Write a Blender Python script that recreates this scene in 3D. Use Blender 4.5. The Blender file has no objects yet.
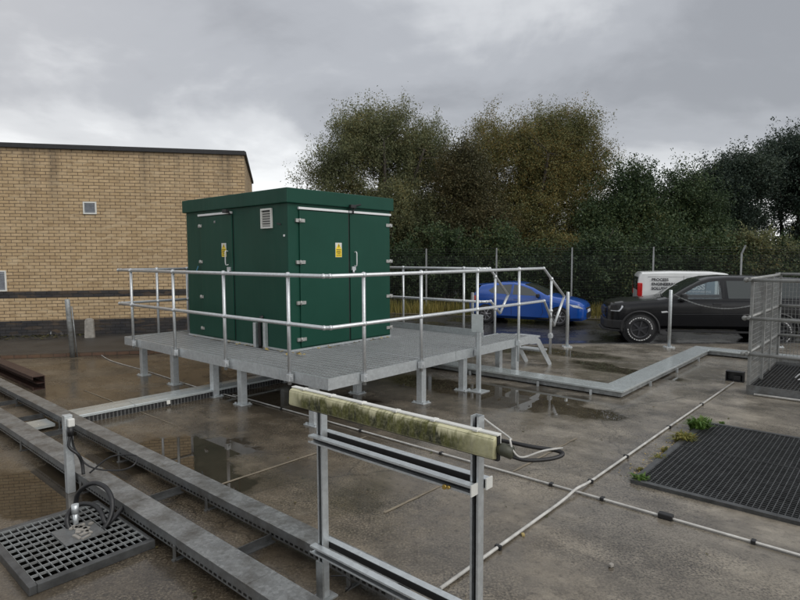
import bpy, bmesh, math, random
import numpy as np
from mathutils import Vector, Matrix, noise as mnoise
random.seed(7); RNG = np.random.default_rng(11)
SC = bpy.context.scene
COL = SC.collection
PI = math.pi
R = math.radians

# ------------------------------------------------------------------ survey: photo pixel (800x600) -> point on a level plane
F = 572.0; PITCH = math.atan((300-256.8)/F); ROLL = R(0.2); EYE = 1.9
def ray(px, py):
    x = (px-400)/F; y = -(py-300)/F
    c, s = math.cos(-ROLL), math.sin(-ROLL)
    x, y = x*c-y*s, x*s+y*c
    return (x, math.cos(PITCH)+y*math.sin(PITCH), -math.sin(PITCH)+y*math.cos(PITCH))
def G(px, py, z=0.0):
    d = ray(px, py); t = (z-EYE)/d[2]
    return Vector((d[0]*t, d[1]*t, z))
def A(px, py, Y):
    d = ray(px, py); t = Y/d[1]
    return Vector((d[0]*t, Y, EYE+d[2]*t))

# yard frame: u runs to the near right, v to the far right, origin below the near corner of the platform
YAW = R(-41.5)
N0 = Vector((-0.77, 6.03, 0))
UX = Vector((math.cos(YAW), math.sin(YAW), 0)); VX = Vector((-math.sin(YAW), math.cos(YAW), 0))
def W(u, v, z=0.0): return N0+UX*u+VX*v+Vector((0, 0, z))
def toUV(p):
    d = Vector((p.x, p.y, 0))-N0
    return d.dot(UX), d.dot(VX)

# ------------------------------------------------------------------ node helpers
class NT:
    def __init__(s, nt): s.nt = nt; s.n = nt.nodes; s.l = nt.links
    def add(s, t, **kw):
        n = s.n.new(t)
        for k, v in kw.items(): setattr(n, k, v)
        return n
    def link(s, a, b): s.l.new(a, b)
    def val(s, sock, v):
        if isinstance(v, bpy.types.NodeSocket): s.l.new(v, sock)
        else:
            if isinstance(v, tuple) and len(v) == 3 and sock.type == 'RGBA': v = (*v, 1)
            sock.default_value = v
    def math(s, op, a, b=0.0, c=0.0, clamp=False):
        n = s.add('ShaderNodeMath', operation=op, use_clamp=clamp)
        s.val(n.inputs[0], a); s.val(n.inputs[1], b); s.val(n.inputs[2], c)
        return n.outputs[0]
    def vmath(s, op, a, b=(0, 0, 0)):
        n = s.add('ShaderNodeVectorMath', operation=op)
        s.val(n.inputs[0], a); s.val(n.inputs[1], b)
        return n.outputs['Value'] if op in ('LENGTH', 'DOT_PRODUCT') else n.outputs[0]
    def mix(s, f, a, b, mode='MIX'):
        n = s.add('ShaderNodeMix', data_type='RGBA', blend_type=mode)
        s.val(n.inputs[0], f); s.val(n.inputs[6], a); s.val(n.inputs[7], b)
        return n.outputs[2]
    def ramp(s, f, stops, interp='LINEAR'):
        n = s.add('ShaderNodeValToRGB'); n.color_ramp.interpolation = interp
        e = n.color_ramp.elements
        while len(e) < len(stops): e.new(0.5)
        for k, (p, c) in enumerate(stops):
            e[k].position = p
            e[k].color = (c, c, c, 1) if not isinstance(c, tuple) else (*c, 1)
        s.val(n.inputs[0], f)
        return n.outputs[0]
    def noise(s, vec, scale, detail=4, rough=0.55, dist=0.0):
        n = s.add('ShaderNodeTexNoise')
        s.val(n.inputs['Vector'], vec); n.inputs['Scale'].default_value = scale
        n.inputs['Detail'].default_value = detail; n.inputs['Roughness'].default_value = rough
        n.inputs['Distortion'].default_value = dist
        return n.outputs[0]
    def voro(s, vec, scale, feature='F1', out='Distance'):
        n = s.add('ShaderNodeTexVoronoi', feature=feature)
        s.val(n.inputs['Vector'], vec); n.inputs['Scale'].default_value = scale
        return n.outputs[out]
    def step(s, x, a, b):
        n = s.add('ShaderNodeMapRange', interpolation_type='SMOOTHSTEP')
        s.val(n.inputs[0], x); n.inputs[1].default_value = a; n.inputs[2].default_value = b
        return n.outputs[0]
    def bump(s, h, strength=0.3, dist=0.01, normal=None):
        n = s.add('ShaderNodeBump'); n.inputs['Strength'].default_value = strength
        n.inputs['Distance'].default_value = dist; s.val(n.inputs['Height'], h)
        if normal is not None: s.link(normal, n.inputs['Normal'])
        return n.outputs[0]

def new_mat(name):
    m = bpy.data.materials.new(name); m.use_nodes = True
    nt = NT(m.node_tree); nt.n.clear()
    out = nt.add('ShaderNodeOutputMaterial'); b = nt.add('ShaderNodeBsdfPrincipled')
    nt.link(b.outputs[0], out.inputs[0])
    nt.b = b; nt.out = out
    tc = nt.add('ShaderNodeTexCoord'); nt.obj = tc.outputs['Object']
    nt.geo = nt.add('ShaderNodeNewGeometry'); nt.pos = nt.geo.outputs['Position']
    return m, nt

def simple(name, col, rough=0.5, metal=0.0, var=0.15, scale=8.0, bump=0.0, spec=0.5, rvar=0.1):
    m, t = new_mat(name)
    n = t.noise(t.pos, scale, 5, 0.6)
    f = t.ramp(n, [(0.3, 0.0), (0.7, 1.0)])
    lo = tuple(c*(1-var) for c in col); hi = tuple(min(1, c*(1+var)) for c in col)
    t.val(t.b.inputs['Base Color'], t.mix(f, lo, hi))
    t.val(t.b.inputs['Roughness'], t.math('ADD', t.math('MULTIPLY', t.noise(t.pos, scale*2.3, 3), 2*rvar), rough-rvar))
    t.b.inputs['Metallic'].default_value = metal
    t.b.inputs['Specular IOR Level'].default_value = spec
    if bump: t.val(t.b.inputs['Normal'], t.bump(t.noise(t.pos, scale*6, 4), bump, 0.005))
    return m

M = {}
def galv(name, base, spread=0.25, rough=0.42, metal=0.55, dirt=0.0, scale=34, bmp=0.08):
    m, t = new_mat(name)
    cell = t.add('ShaderNodeTexVoronoi'); t.val(cell.inputs['Vector'], t.pos); cell.inputs['Scale'].default_value = scale
    sep = t.add('ShaderNodeSeparateColor'); t.link(cell.outputs['Color'], sep.inputs[0])
    n = t.noise(t.pos, 3.0, 5, 0.65)
    fine = t.noise(t.pos, scale*1.9, 6, 0.7)
    f = t.math('ADD', t.math('MULTIPLY', sep.outputs[0], 0.22), t.math('ADD', t.math('MULTIPLY', n, 0.4), t.math('MULTIPLY', fine, 0.45)))
    lo = tuple(c*(1-spread) for c in base); hi = tuple(min(0.9, c*(1+spread)) for c in base)
    col = t.mix(t.ramp(f, [(0.2, 0.0), (0.85, 1.0)]), lo, hi)
    if dirt:
        d = t.ramp(t.noise(t.pos, 5.5, 6, 0.7), [(0.42, 0.0), (0.66, 1.0)])
        col = t.mix(t.math('MULTIPLY', d, dirt), col, (0.07, 0.06, 0.045))
    t.val(t.b.inputs['Base Color'], col)
    t.val(t.b.inputs['Roughness'], t.math('ADD', t.math('MULTIPLY', fine, 0.22), rough-0.09))
    t.b.inputs['Metallic'].default_value = metal
    t.val(t.b.inputs['Normal'], t.bump(fine, bmp, 0.003))
    return m
M['galv'] = galv('galvanised_steel', (0.56, 0.59, 0.60), 0.24, 0.38, 0.65)
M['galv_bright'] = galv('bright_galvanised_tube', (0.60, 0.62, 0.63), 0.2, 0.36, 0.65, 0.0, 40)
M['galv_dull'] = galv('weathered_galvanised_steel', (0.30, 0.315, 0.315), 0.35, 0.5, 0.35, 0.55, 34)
M['galv_lid'] = galv('galvanised_tray_lid', (0.64, 0.69, 0.69), 0.10, 0.22, 0.6, 0.12, 14, 0.02)
M['galv_dark'] = galv('dark_weathered_steel', (0.16, 0.165, 0.165), 0.35, 0.5, 0.4, 0.5, 30)
M['cage_steel'] = galv('cage_tube_steel', (0.29, 0.295, 0.285), 0.25, 0.5, 0.4, 0.3, 30)
M['grating_dark'] = simple('dark_grating_bars', (0.07, 0.072, 0.072), 0.36, 0.4, 0.4, 12, 0.1)
M['black'] = simple('black_rubber', (0.014, 0.014, 0.015), 0.45, 0.0, 0.3, 14)
M['void'] = simple('wet_pit_bottom', (0.008, 0.008, 0.007), 0.25, 0.0, 0.3, 3)
M['rust'] = simple('rusty_painted_steel', (0.045, 0.022, 0.016), 0.5, 0.1, 0.4, 9, 0.2)
M['white_pvc'] = simple('weathered_white_conduit', (0.47, 0.46, 0.43), 0.4, 0.0, 0.28, 9)
M['white_plastic'] = simple('white_plastic', (0.66, 0.66, 0.62), 0.45, 0.0, 0.1, 6)
M['plate'] = simple('stainless_strip', (0.74, 0.75, 0.75), 0.35, 0.15, 0.05, 12)
M['concrete_bit'] = simple('rough_concrete', (0.30, 0.28, 0.25), 0.85, 0.0, 0.25, 12, 0.4)
M['tyre'] = simple('tyre_rubber', (0.018, 0.018, 0.019), 0.7, 0, 0.2, 20)
M['alloy'] = simple('alloy_wheel', (0.30, 0.30, 0.32), 0.3, 0.8, 0.1, 10)
M['rim_dark'] = simple('dark_alloy_wheel', (0.07, 0.07, 0.075), 0.35, 0.5, 0.2, 10)
M['trim'] = simple('black_plastic_trim', (0.018, 0.018, 0.019), 0.5, 0, 0.2, 10)
M['red_lens'] = simple('red_lamp_lens', (0.5, 0.02, 0.02), 0.12, 0, 0.1, 10)
M['clear_lens'] = simple('headlamp_lens', (0.55, 0.57, 0.60), 0.08, 0.2, 0.25, 30)
M['white_mark'] = simple('white_lettering', (0.72, 0.73, 0.74), 0.5, 0, 0.05, 10)
M['tyre_mark'] = simple('scuffed_tyre_lettering', (0.55, 0.55, 0.54), 0.6, 0, 0.25, 30)
M['ink'] = simple('dark_lettering', (0.02, 0.022, 0.03), 0.5, 0, 0.05, 10)
M['livery'] = simple('blue_grey_livery', (0.21, 0.28, 0.33), 0.35, 0, 0.08, 2)
M['yellow_sign'] = simple('yellow_sign_plate', (0.85, 0.62, 0.02), 0.4, 0, 0.08, 12)
M['dark_post'] = simple('dark_kerb_stone', (0.07, 0.065, 0.06), 0.8, 0, 0.3, 10, 0.3)
M['brass'] = simple('brass_fitting', (0.6, 0.42, 0.12), 0.3, 0.8, 0.1, 20)
M['blue_tag'] = simple('blue_plastic_tie', (0.05, 0.22, 0.35), 0.45, 0, 0.1, 20)
M['wire'] = simple('dark_fence_wire', (0.045, 0.05, 0.048), 0.5, 0.3, 0.2, 8)
M['fence_post'] = simple('grey_fence_post', (0.30, 0.31, 0.31), 0.5, 0.3, 0.15, 6)
M['bark'] = simple('tree_bark', (0.05, 0.042, 0.034), 0.9, 0, 0.35, 6, 0.4)
M['joint'] = simple('pale_joint_sealant', (0.19, 0.158, 0.112), 0.6, 0, 0.3, 5, 0.2)

def paint(name, col, rough=0.25, coat=0.6, spots=0.0, spec=0.5):
    m, t = new_mat(name); t.b.inputs['Specular IOR Level'].default_value = spec
    n = t.noise(t.pos, 2.2, 4)
    c = t.mix(t.ramp(n, [(0.3, 0.0), (0.7, 1.0)]), tuple(x*0.92 for x in col), tuple(x*1.08 for x in col))
    if spots:
        d = t.ramp(t.noise(t.pos, 9, 6, 0.7), [(0.55, 0.0), (0.75, 1.0)])
        c = t.mix(t.math('MULTIPLY', d, spots), c, (0.12, 0.11, 0.09))
    t.val(t.b.inputs['Base Color'], c)
    t.b.inputs['Roughness'].default_value = rough
    t.b.inputs['Coat Weight'].default_value = coat
    t.b.inputs['Coat Roughness'].default_value = 0.08
    t.val(t.b.inputs['Normal'], t.bump(t.noise(t.pos, 40, 2), 0.02, 0.002))
    return m
M['blue_paint'] = paint('blue_car_paint', (0.008, 0.074, 0.36), 0.2, 0.7)
M['black_paint'] = paint('black_car_paint', (0.008, 0.008, 0.009), 0.25, 0.35, 0.05, 0.35)
M['white_paint'] = paint('white_van_paint', (0.72, 0.73, 0.72))
M['hinge_steel'] = simple('dull_hinge_steel', (0.42, 0.42, 0.40), 0.4, 0.5, 0.3, 30)
def green_mat():
    m, t = new_mat('green_grp_panel')
    n = t.noise(t.pos, 1.4, 5, 0.6); n2 = t.noise(t.vmath('MULTIPLY', t.pos, (7, 7, 0.8)), 1.6, 5, 0.65)
    c = t.mix(t.ramp(n, [(0.3, 0.0), (0.7, 1.0)]), (0.0055, 0.050, 0.032), (0.0085, 0.062, 0.041))
    c = t.mix(t.ramp(n2, [(0.58, 0.0), (0.8, 0.25)]), c, (0.02, 0.07, 0.05))
    t.val(t.b.inputs['Base Color'], c)
    sc_ = t.noise(t.vmath('MULTIPLY', t.pos, (30, 30, 2.0)), 1.0, 3, 0.8)
    c = t.mix(t.ramp(sc_, [(0.66, 0.0), (0.72, 0.25)]), c, (0.05, 0.11, 0.085))
    sp_ = t.noise(t.pos, 26, 3, 0.8); c = t.mix(t.ramp(sp_, [(0.70, 0.0), (0.73, 0.5)]), c, (0.006, 0.02, 0.014))
    t.val(t.b.inputs['Roughness'], t.math('ADD', t.math('MULTIPLY', n2, 0.3), 0.34))
    t.val(t.b.inputs['Normal'], t.bump(t.noise(t.pos, 90, 3), 0.06, 0.002))
    t.b.inputs['Specular IOR Level'].default_value = 0.26
    return m
M['green'] = green_mat()
def glass_dark():
    m, t = new_mat('tinted_window_glass')
    t.b.inputs['Base Color'].default_value = (0.035, 0.042, 0.040, 1); t.b.inputs['Roughness'].default_value = 0.03
    t.b.inputs['Specular IOR Level'].default_value = 0.9
    return m
M['glass_dark'] = glass_dark()
def glass_clear():
    m, t = new_mat('clear_window_glass')
    tr = t.add('ShaderNodeBsdfTransparent'); tr.inputs[0].default_value = (0.88, 0.92, 0.93, 1)
    gl = t.add('ShaderNodeBsdfGlossy'); gl.inputs['Roughness'].default_value = 0.02
    mx = t.add('ShaderNodeMixShader'); mx.inputs[0].default_value = 0.07
    t.link(tr.outputs[0], mx.inputs[1]); t.link(gl.outputs[0], mx.inputs[2]); t.link(mx.outputs[0], t.out.inputs[0])
    return m
M['glass_clear'] = glass_clear()

def brick_mat(name, c1, c2, mortar, stain=True):
    m, t = new_mat(name)
    sp = t.add('ShaderNodeSeparateXYZ'); t.link(t.obj, sp.inputs[0])
    cb = t.add('ShaderNodeCombineXYZ')
    t.link(t.math('ADD', sp.outputs[0], sp.outputs[1]), cb.inputs[0]); t.link(sp.outputs[2], cb.inputs[1])
    bt = t.add('ShaderNodeTexBrick', offset=0.5)
    t.link(cb.outputs[0], bt.inputs['Vector'])
    bt.inputs['Scale'].default_value = 1.0; bt.inputs['Mortar Size'].default_value = 0.0075
    bt.inputs['Mortar Smooth'].default_value = 0.25; bt.inputs['Bias'].default_value = 0.0
    bt.inputs['Brick Width'].default_value = 0.225; bt.inputs['Row Height'].default_value = 0.075
    t.val(bt.inputs['Color1'], c1); t.val(bt.inputs['Color2'], c2); t.val(bt.inputs['Mortar'], mortar)
    n = t.noise(t.obj, 0.9, 6, 0.65); n2 = t.noise(t.obj, 14, 4, 0.6)
    c = t.mix(t.ramp(n2, [(0.3, 0.75), (0.7, 1.0)]), (0, 0, 0), bt.outputs['Color'])
    c = t.mix(t.ramp(n, [(0.45, 0.0), (0.72, 0.22)]), c, (0.16, 0.12, 0.075))
    br = t.voro(t.vmath('MULTIPLY', cb.outputs[0], (4.4, 13.3, 0)), 1.0, 'F1', 'Color'); sb = t.add('ShaderNodeSeparateColor'); t.link(br, sb.inputs[0])
    c = t.mix(t.ramp(sb.outputs[0], [(0.0, 0.28), (0.25, 0.0)]), c, (0.20, 0.125, 0.06)); c = t.mix(t.ramp(sb.outputs[1], [(0.75, 0.0), (1.0, 0.3)]), c, (0.62, 0.50, 0.33)) if stain else c
    if stain:  # dirty run-off streaks below the roof trim, thinning out downwards
        st = t.noise(t.vmath('MULTIPLY', t.obj, (1.6, 1.6, 0.10)), 1.6, 5, 0.7)
        hh = t.step(sp.outputs[2], 2.6, 4.5)
        f = t.math('MULTIPLY', t.ramp(st, [(0.5, 0.0), (0.66, 1.0)]), t.math('MULTIPLY', hh, 0.5))
        c = t.mix(f, c, (0.05, 0.042, 0.034))
        f2 = t.math('MULTIPLY', t.step(sp.outputs[2], 4.15, 4.5), t.math('MULTIPLY', t.noise(t.obj, 5, 4), 0.9))
        c = t.mix(f2, c, (0.05, 0.042, 0.034))
    t.val(t.b.inputs['Base Color'], c)
    t.b.inputs['Roughness'].default_value = 0.8
    h = t.math('SUBTRACT', t.math('MULTIPLY', n2, 0.3), bt.outputs['Fac'])
    t.val(t.b.inputs['Normal'], t.bump(h, 0.6, 0.008))
    return m
M['brick'] = brick_mat('buff_brickwork', (0.56, 0.41, 0.24), (0.48, 0.34, 0.185), (0.13, 0.095, 0.062))
M['brick_dark'] = brick_mat('dark_engineering_brickwork', (0.035, 0.034, 0.036), (0.022, 0.022, 0.026), (0.008, 0.008, 0.008), False)
M['brick_edge'] = brick_mat('brown_brick_edging', (0.15, 0.085, 0.055), (0.11, 0.065, 0.045), (0.05, 0.04, 0.03), False)

def leaf_mat(name, stops, trans=0.25, rough=0.55):
    m, t = new_mat(name)
    big = t.noise(t.pos, 0.33, 3, 0.6)
    f = t.math('ADD', t.math('MULTIPLY', t.geo.outputs['Random Per Island'], 0.5), t.math('MULTIPLY', big, 0.95))
    f = t.math('SUBTRACT', f, 0.22)
    c = t.ramp(f, stops)
    t.val(t.b.inputs['Base Color'], c)
    t.b.inputs['Roughness'].default_value = rough
    t.b.inputs['Specular IOR Level'].default_value = 0.25
    tl = t.add('ShaderNodeBsdfTranslucent'); t.link(c, tl.inputs[0])
    mx = t.add('ShaderNodeMixShader'); mx.inputs[0].default_value = trans
    t.link(t.b.outputs[0], mx.inputs[1]); t.link(tl.outputs[0], mx.inputs[2]); t.link(mx.outputs[0], t.out.inputs[0])
    return m
M['leaf_willow'] = leaf_mat('grey_green_willow_leaves', [(0.1, (0.0708, 0.0878, 0.0439)), (0.4, (0.1366, 0.1537, 0.0781)), (0.64, (0.1769, 0.1806, 0.0854)), (0.82, (0.2135, 0.1708, 0.0586)), (0.95, (0.2074, 0.2220, 0.1220))])
M['leaf_autumn'] = leaf_mat('olive_and_rust_autumn_leaves', [(0.08, (0.0660, 0.0768, 0.0312)), (0.40, (0.1380, 0.1464, 0.0600)), (0.58, (0.1740, 0.1656, 0.0624)), (0.74, (0.2280, 0.1500, 0.0420)), (0.88, (0.1920, 0.2016, 0.0900))])
M['leaf_dark'] = leaf_mat('dark_green_leaves', [(0.150, (0.0238, 0.0420, 0.0210)), (0.500, (0.0462, 0.0756, 0.0323)), (0.750, (0.0770, 0.1036, 0.0392)), (0.920, (0.1232, 0.1120, 0.0392))], 0.15)
M['leaf_brown'] = leaf_mat('brownish_olive_leaves', [(0.1, (0.0391, 0.0414, 0.0207)), (0.5, (0.0862, 0.0828, 0.0391)), (0.9, (0.1380, 0.1035, 0.0437))], 0.2)
M['leaf_blue'] = leaf_mat('blue_green_leaves', [(0.15, (0.0208, 0.0351, 0.0273)), (0.5, (0.0390, 0.0598, 0.0442)), (0.9, (0.0676, 0.0884, 0.0520))], 0.15)
M['grass'] = leaf_mat('rough_yellowing_grass', [(0.100, (0.0633, 0.0828, 0.0184)), (0.450, (0.1610, 0.1495, 0.0403)), (0.800, (0.2990, 0.2415, 0.0747))], 0.25)
M['weed'] = leaf_mat('fresh_green_weed', [(0.1, (0.05, 0.11, 0.022)), (0.5, (0.095, 0.175, 0.035)), (0.9, (0.17, 0.23, 0.06))], 0.3)
M['weed_yellow'] = leaf_mat('yellow_green_weed', [(0.1, (0.085, 0.10, 0.024)), (0.5, (0.19, 0.18, 0.045)), (0.9, (0.29, 0.23, 0.075))], 0.3)
M['dead_leaf'] = leaf_mat('fallen_yellow_leaves', [(0.1, (0.20, 0.13, 0.04)), (0.5, (0.38, 0.29, 0.11)), (0.9, (0.50, 0.42, 0.22))], 0.1)

# ------------------------------------------------------------------ ground material: one sheet, wet concrete merging into wet asphalt
def ground_mat():
    m, t = new_mat('wet_concrete_yard')
    P = t.pos
    sp = t.add('ShaderNodeSeparateXYZ'); t.link(P, sp.inputs[0]); X, Y = sp.outputs[0], sp.outputs[1]
    dist = t.vmath('MULTIPLY', t.vmath('SUBTRACT', t.add_noise(P, 1.3, 4), (0.5, 0.5, 0.5)), (0.9, 0.9, 0))
    Pd = t.vmath('ADD', P, dist)
    n1 = t.noise(P, 0.55, 6, 0.62); n2 = t.noise(P, 2.6, 6, 0.65); n3 = t.noise(P, 17, 5, 0.7); n4 = t.noise(P, 64, 4, 0.75)
    agg = t.voro(P, 62, 'F1', 'Distance')
    # streaks along the yard's slabs
    cs, sn = math.cos(YAW), math.sin(YAW)
    uu = t.math('ADD', t.math('MULTIPLY', X, cs), t.math('MULTIPLY', Y, sn)); vv = t.math('ADD', t.math('MULTIPLY', X, -sn), t.math('MULTIPLY', Y, cs))
    cb = t.add('ShaderNodeCombineXYZ'); t.link(t.math('MULTIPLY', uu, 0.5), cb.inputs[0]); t.link(t.math('MULTIPLY', vv, 2.6), cb.inputs[1])
    strk = t.noise(cb.outputs[0], 1.4, 5, 0.65)
    side = t.step(t.math('ADD', t.math('ADD', X, t.math('MULTIPLY', Y, -0.05)), t.math('MULTIPLY', t.math('SUBTRACT', n1, 0.5), 4.0)), -1.4, 1.9)
    brown = t.mix(t.ramp(n2, [(0.3, 0.0), (0.7, 1.0)]), (0.098, 0.076, 0.052), (0.20, 0.162, 0.114))
    grey = t.mix(t.ramp(n2, [(0.3, 0.0), (0.7, 1.0)]), (0.215, 0.188, 0.150), (0.385, 0.342, 0.276))
    c = t.mix(side, brown, grey)
    c = t.mix(t.ramp(strk, [(0.42, 0.0), (0.7, 0.55)]), c, (0.05, 0.042, 0.032))
    # exposed aggregate: pale and dark grains
    worn = t.ramp(t.noise(P, 0.9, 4, 0.6), [(0.38, 0.10), (0.62, 0.9)])
    c = t.mix(t.math('MULTIPLY', t.ramp(n4, [(0.49, 0.0), (0.585, 0.9)]), worn), c, (0.026, 0.021, 0.015))
    c = t.mix(t.math('MULTIPLY', t.ramp(n4, [(0.37, 0.75), (0.45, 0.0)]), worn), c, (0.42, 0.355, 0.26))
    c = t.mix(t.ramp(n3, [(0.54, 0.0), (0.68, 0.6)]), c, (0.042, 0.037, 0.030))
    blot = t.noise(P, 1.1, 7, 0.72)
    c = t.mix(t.ramp(blot, [(0.50, 0.0), (0.66, 0.6)]), c, (0.045, 0.036, 0.026))
    c = t.mix(t.ramp(blot, [(0.28, 0.35), (0.42, 0.0)]), c, (0.33, 0.29, 0.225))
    crk = t.voro(t.vmath('ADD', P, t.vmath('MULTIPLY', t.add_noise(P, 2.2, 5), (0.5, 0.5, 0))), 0.33, 'DISTANCE_TO_EDGE')
    c = t.mix(t.ramp(crk, [(0.0, 0.45), (0.005, 0.0)]), c, (0.02, 0.017, 0.013))
    # old concrete repaired / grime round the pit and drains
    # puddles: hollows of the slab that hold water
    pud = None
    spots = [(35, 492, .75, .42), (95, 470, .55, .35), (185, 452, .62, .62), (215, 478, .4, .3), (520, 398, 1.0, .7), (440, 386, 1.0, .45), (575, 410, .55, .32),
             (470, 345, 1.6, .8), (600, 365, .5, .25), (560, 352, 1.2, .35), (330, 405, 1.0, .5), (630, 372, .8, .3), (250, 395, 1.2, .35)]
    for (px, py, ru, rv) in spots:
        g = G(px, py)
        d = t.vmath('SUBTRACT', Pd, (g.x, g.y, 0.0))
        dx = t.vmath('DOT_PRODUCT', d, (UX.x/ru, UX.y/ru, 0)); dy = t.vmath('DOT_PRODUCT', d, (VX.x/rv, VX.y/rv, 0))
        q = t.math('SQRT', t.math('ADD', t.math('MULTIPLY', dx, dx), t.math('MULTIPLY', dy, dy)))
        pud = q if pud is None else t.math('MINIMUM', pud, q)
    fall = t.math('ADD', pud, t.math('MULTIPLY', t.math('SUBTRACT', n2, 0.5), 0.9))
    puddle = t.math('SUBTRACT', 1.0, t.step(fall, 0.86, 1.06))
    damp = t.math('SUBTRACT', 1.0, t.step(fall, 0.95, 1.9))
    # asphalt of the roadway beyond the slab edge
    yy = t.math('ADD', Y, t.math('MULTIPLY', t.math('SUBTRACT', n2, 0.5), 0.35))
    asph = t.math('MULTIPLY', t.step(yy, 12.15, 12.45), t.step(X, -4.5, -3.5))
    ac = t.mix(t.ramp(n3, [(0.3, 0.0), (0.7, 1.0)]), (0.028, 0.028, 0.029), (0.055, 0.054, 0.053))
    c = t.mix(asph, c, ac)
    wetn = t.ramp(t.noise(P, 0.8, 6, 0.66), [(0.40, 0.0), (0.55, 1.0)])
    wet = t.math('MAXIMUM', damp, t.math('MULTIPLY', wetn, 0.9))
    c = t.mix(t.math('MULTIPLY', wet, 0.6), c, t.mix(0.62, c, (0.0, 0.0, 0.0)))
    c = t.mix(t.math('MULTIPLY', puddle, 0.62), c, (0.018, 0.014, 0.009))
    t.val(t.b.inputs['Base Color'], c)
    r = t.math('ADD', t.math('MULTIPLY', n3, 0.28), 0.25)
    r = t.math('SUBTRACT', r, t.math('MULTIPLY', wet, 0.25))
    r = t.math('MULTIPLY', r, t.math('SUBTRACT', 1.0, t.math('MULTIPLY', puddle, 0.94)))
    t.val(t.b.inputs['Roughness'], r)
    t.b.inputs['IOR'].default_value = 1.42
    h = t.math('ADD', t.math('MULTIPLY', n4, 0.5), t.math('ADD', t.math('MULTIPLY', n3, 1.2), t.math('MULTIPLY', agg, 0.4)))
    h = t.math('MULTIPLY', h, t.math('MULTIPLY', t.math('SUBTRACT', 1.0, puddle), t.math('SUBTRACT', 1.0, t.math('MULTIPLY', wet, 0.72))))
    t.val(t.b.inputs['Normal'], t.bump(h, 0.30, 0.006))
    return m
def add_noise(self, vec, scale, detail):
    n = self.add('ShaderNodeTexNoise'); self.val(n.inputs['Vector'], vec)
    n.inputs['Scale'].default_value = scale; n.inputs['Detail'].default_value = detail
    return n.outputs['Color']
NT.add_noise = add_noise
M['ground'] = ground_mat()
def tarmac():
    m, t = new_mat('wet_dark_tarmac_path')
    n = t.noise(t.pos, 1.6, 6, 0.65); n3 = t.noise(t.pos, 60, 4, 0.7)
    c = t.mix(t.ramp(n, [(0.35, 0.0), (0.7, 1.0)]), (0.026, 0.025, 0.024), (0.06, 0.056, 0.050))
    t.val(t.b.inputs['Base Color'], t.mix(t.ramp(n3, [(0.5, 0.0), (0.7, 0.5)]), c, (0.09, 0.085, 0.08)))
    t.val(t.b.inputs['Roughness'], t.math('ADD', t.math('MULTIPLY', n, 0.4), 0.3))
    t.val(t.b.inputs['Normal'], t.bump(n3, 0.4, 0.006))
    return m
M['tarmac'] = tarmac()
M['soil'] = simple('rough_soil', (0.10, 0.085, 0.05), 0.9, 0, 0.4, 2.5, 0.6)

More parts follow.
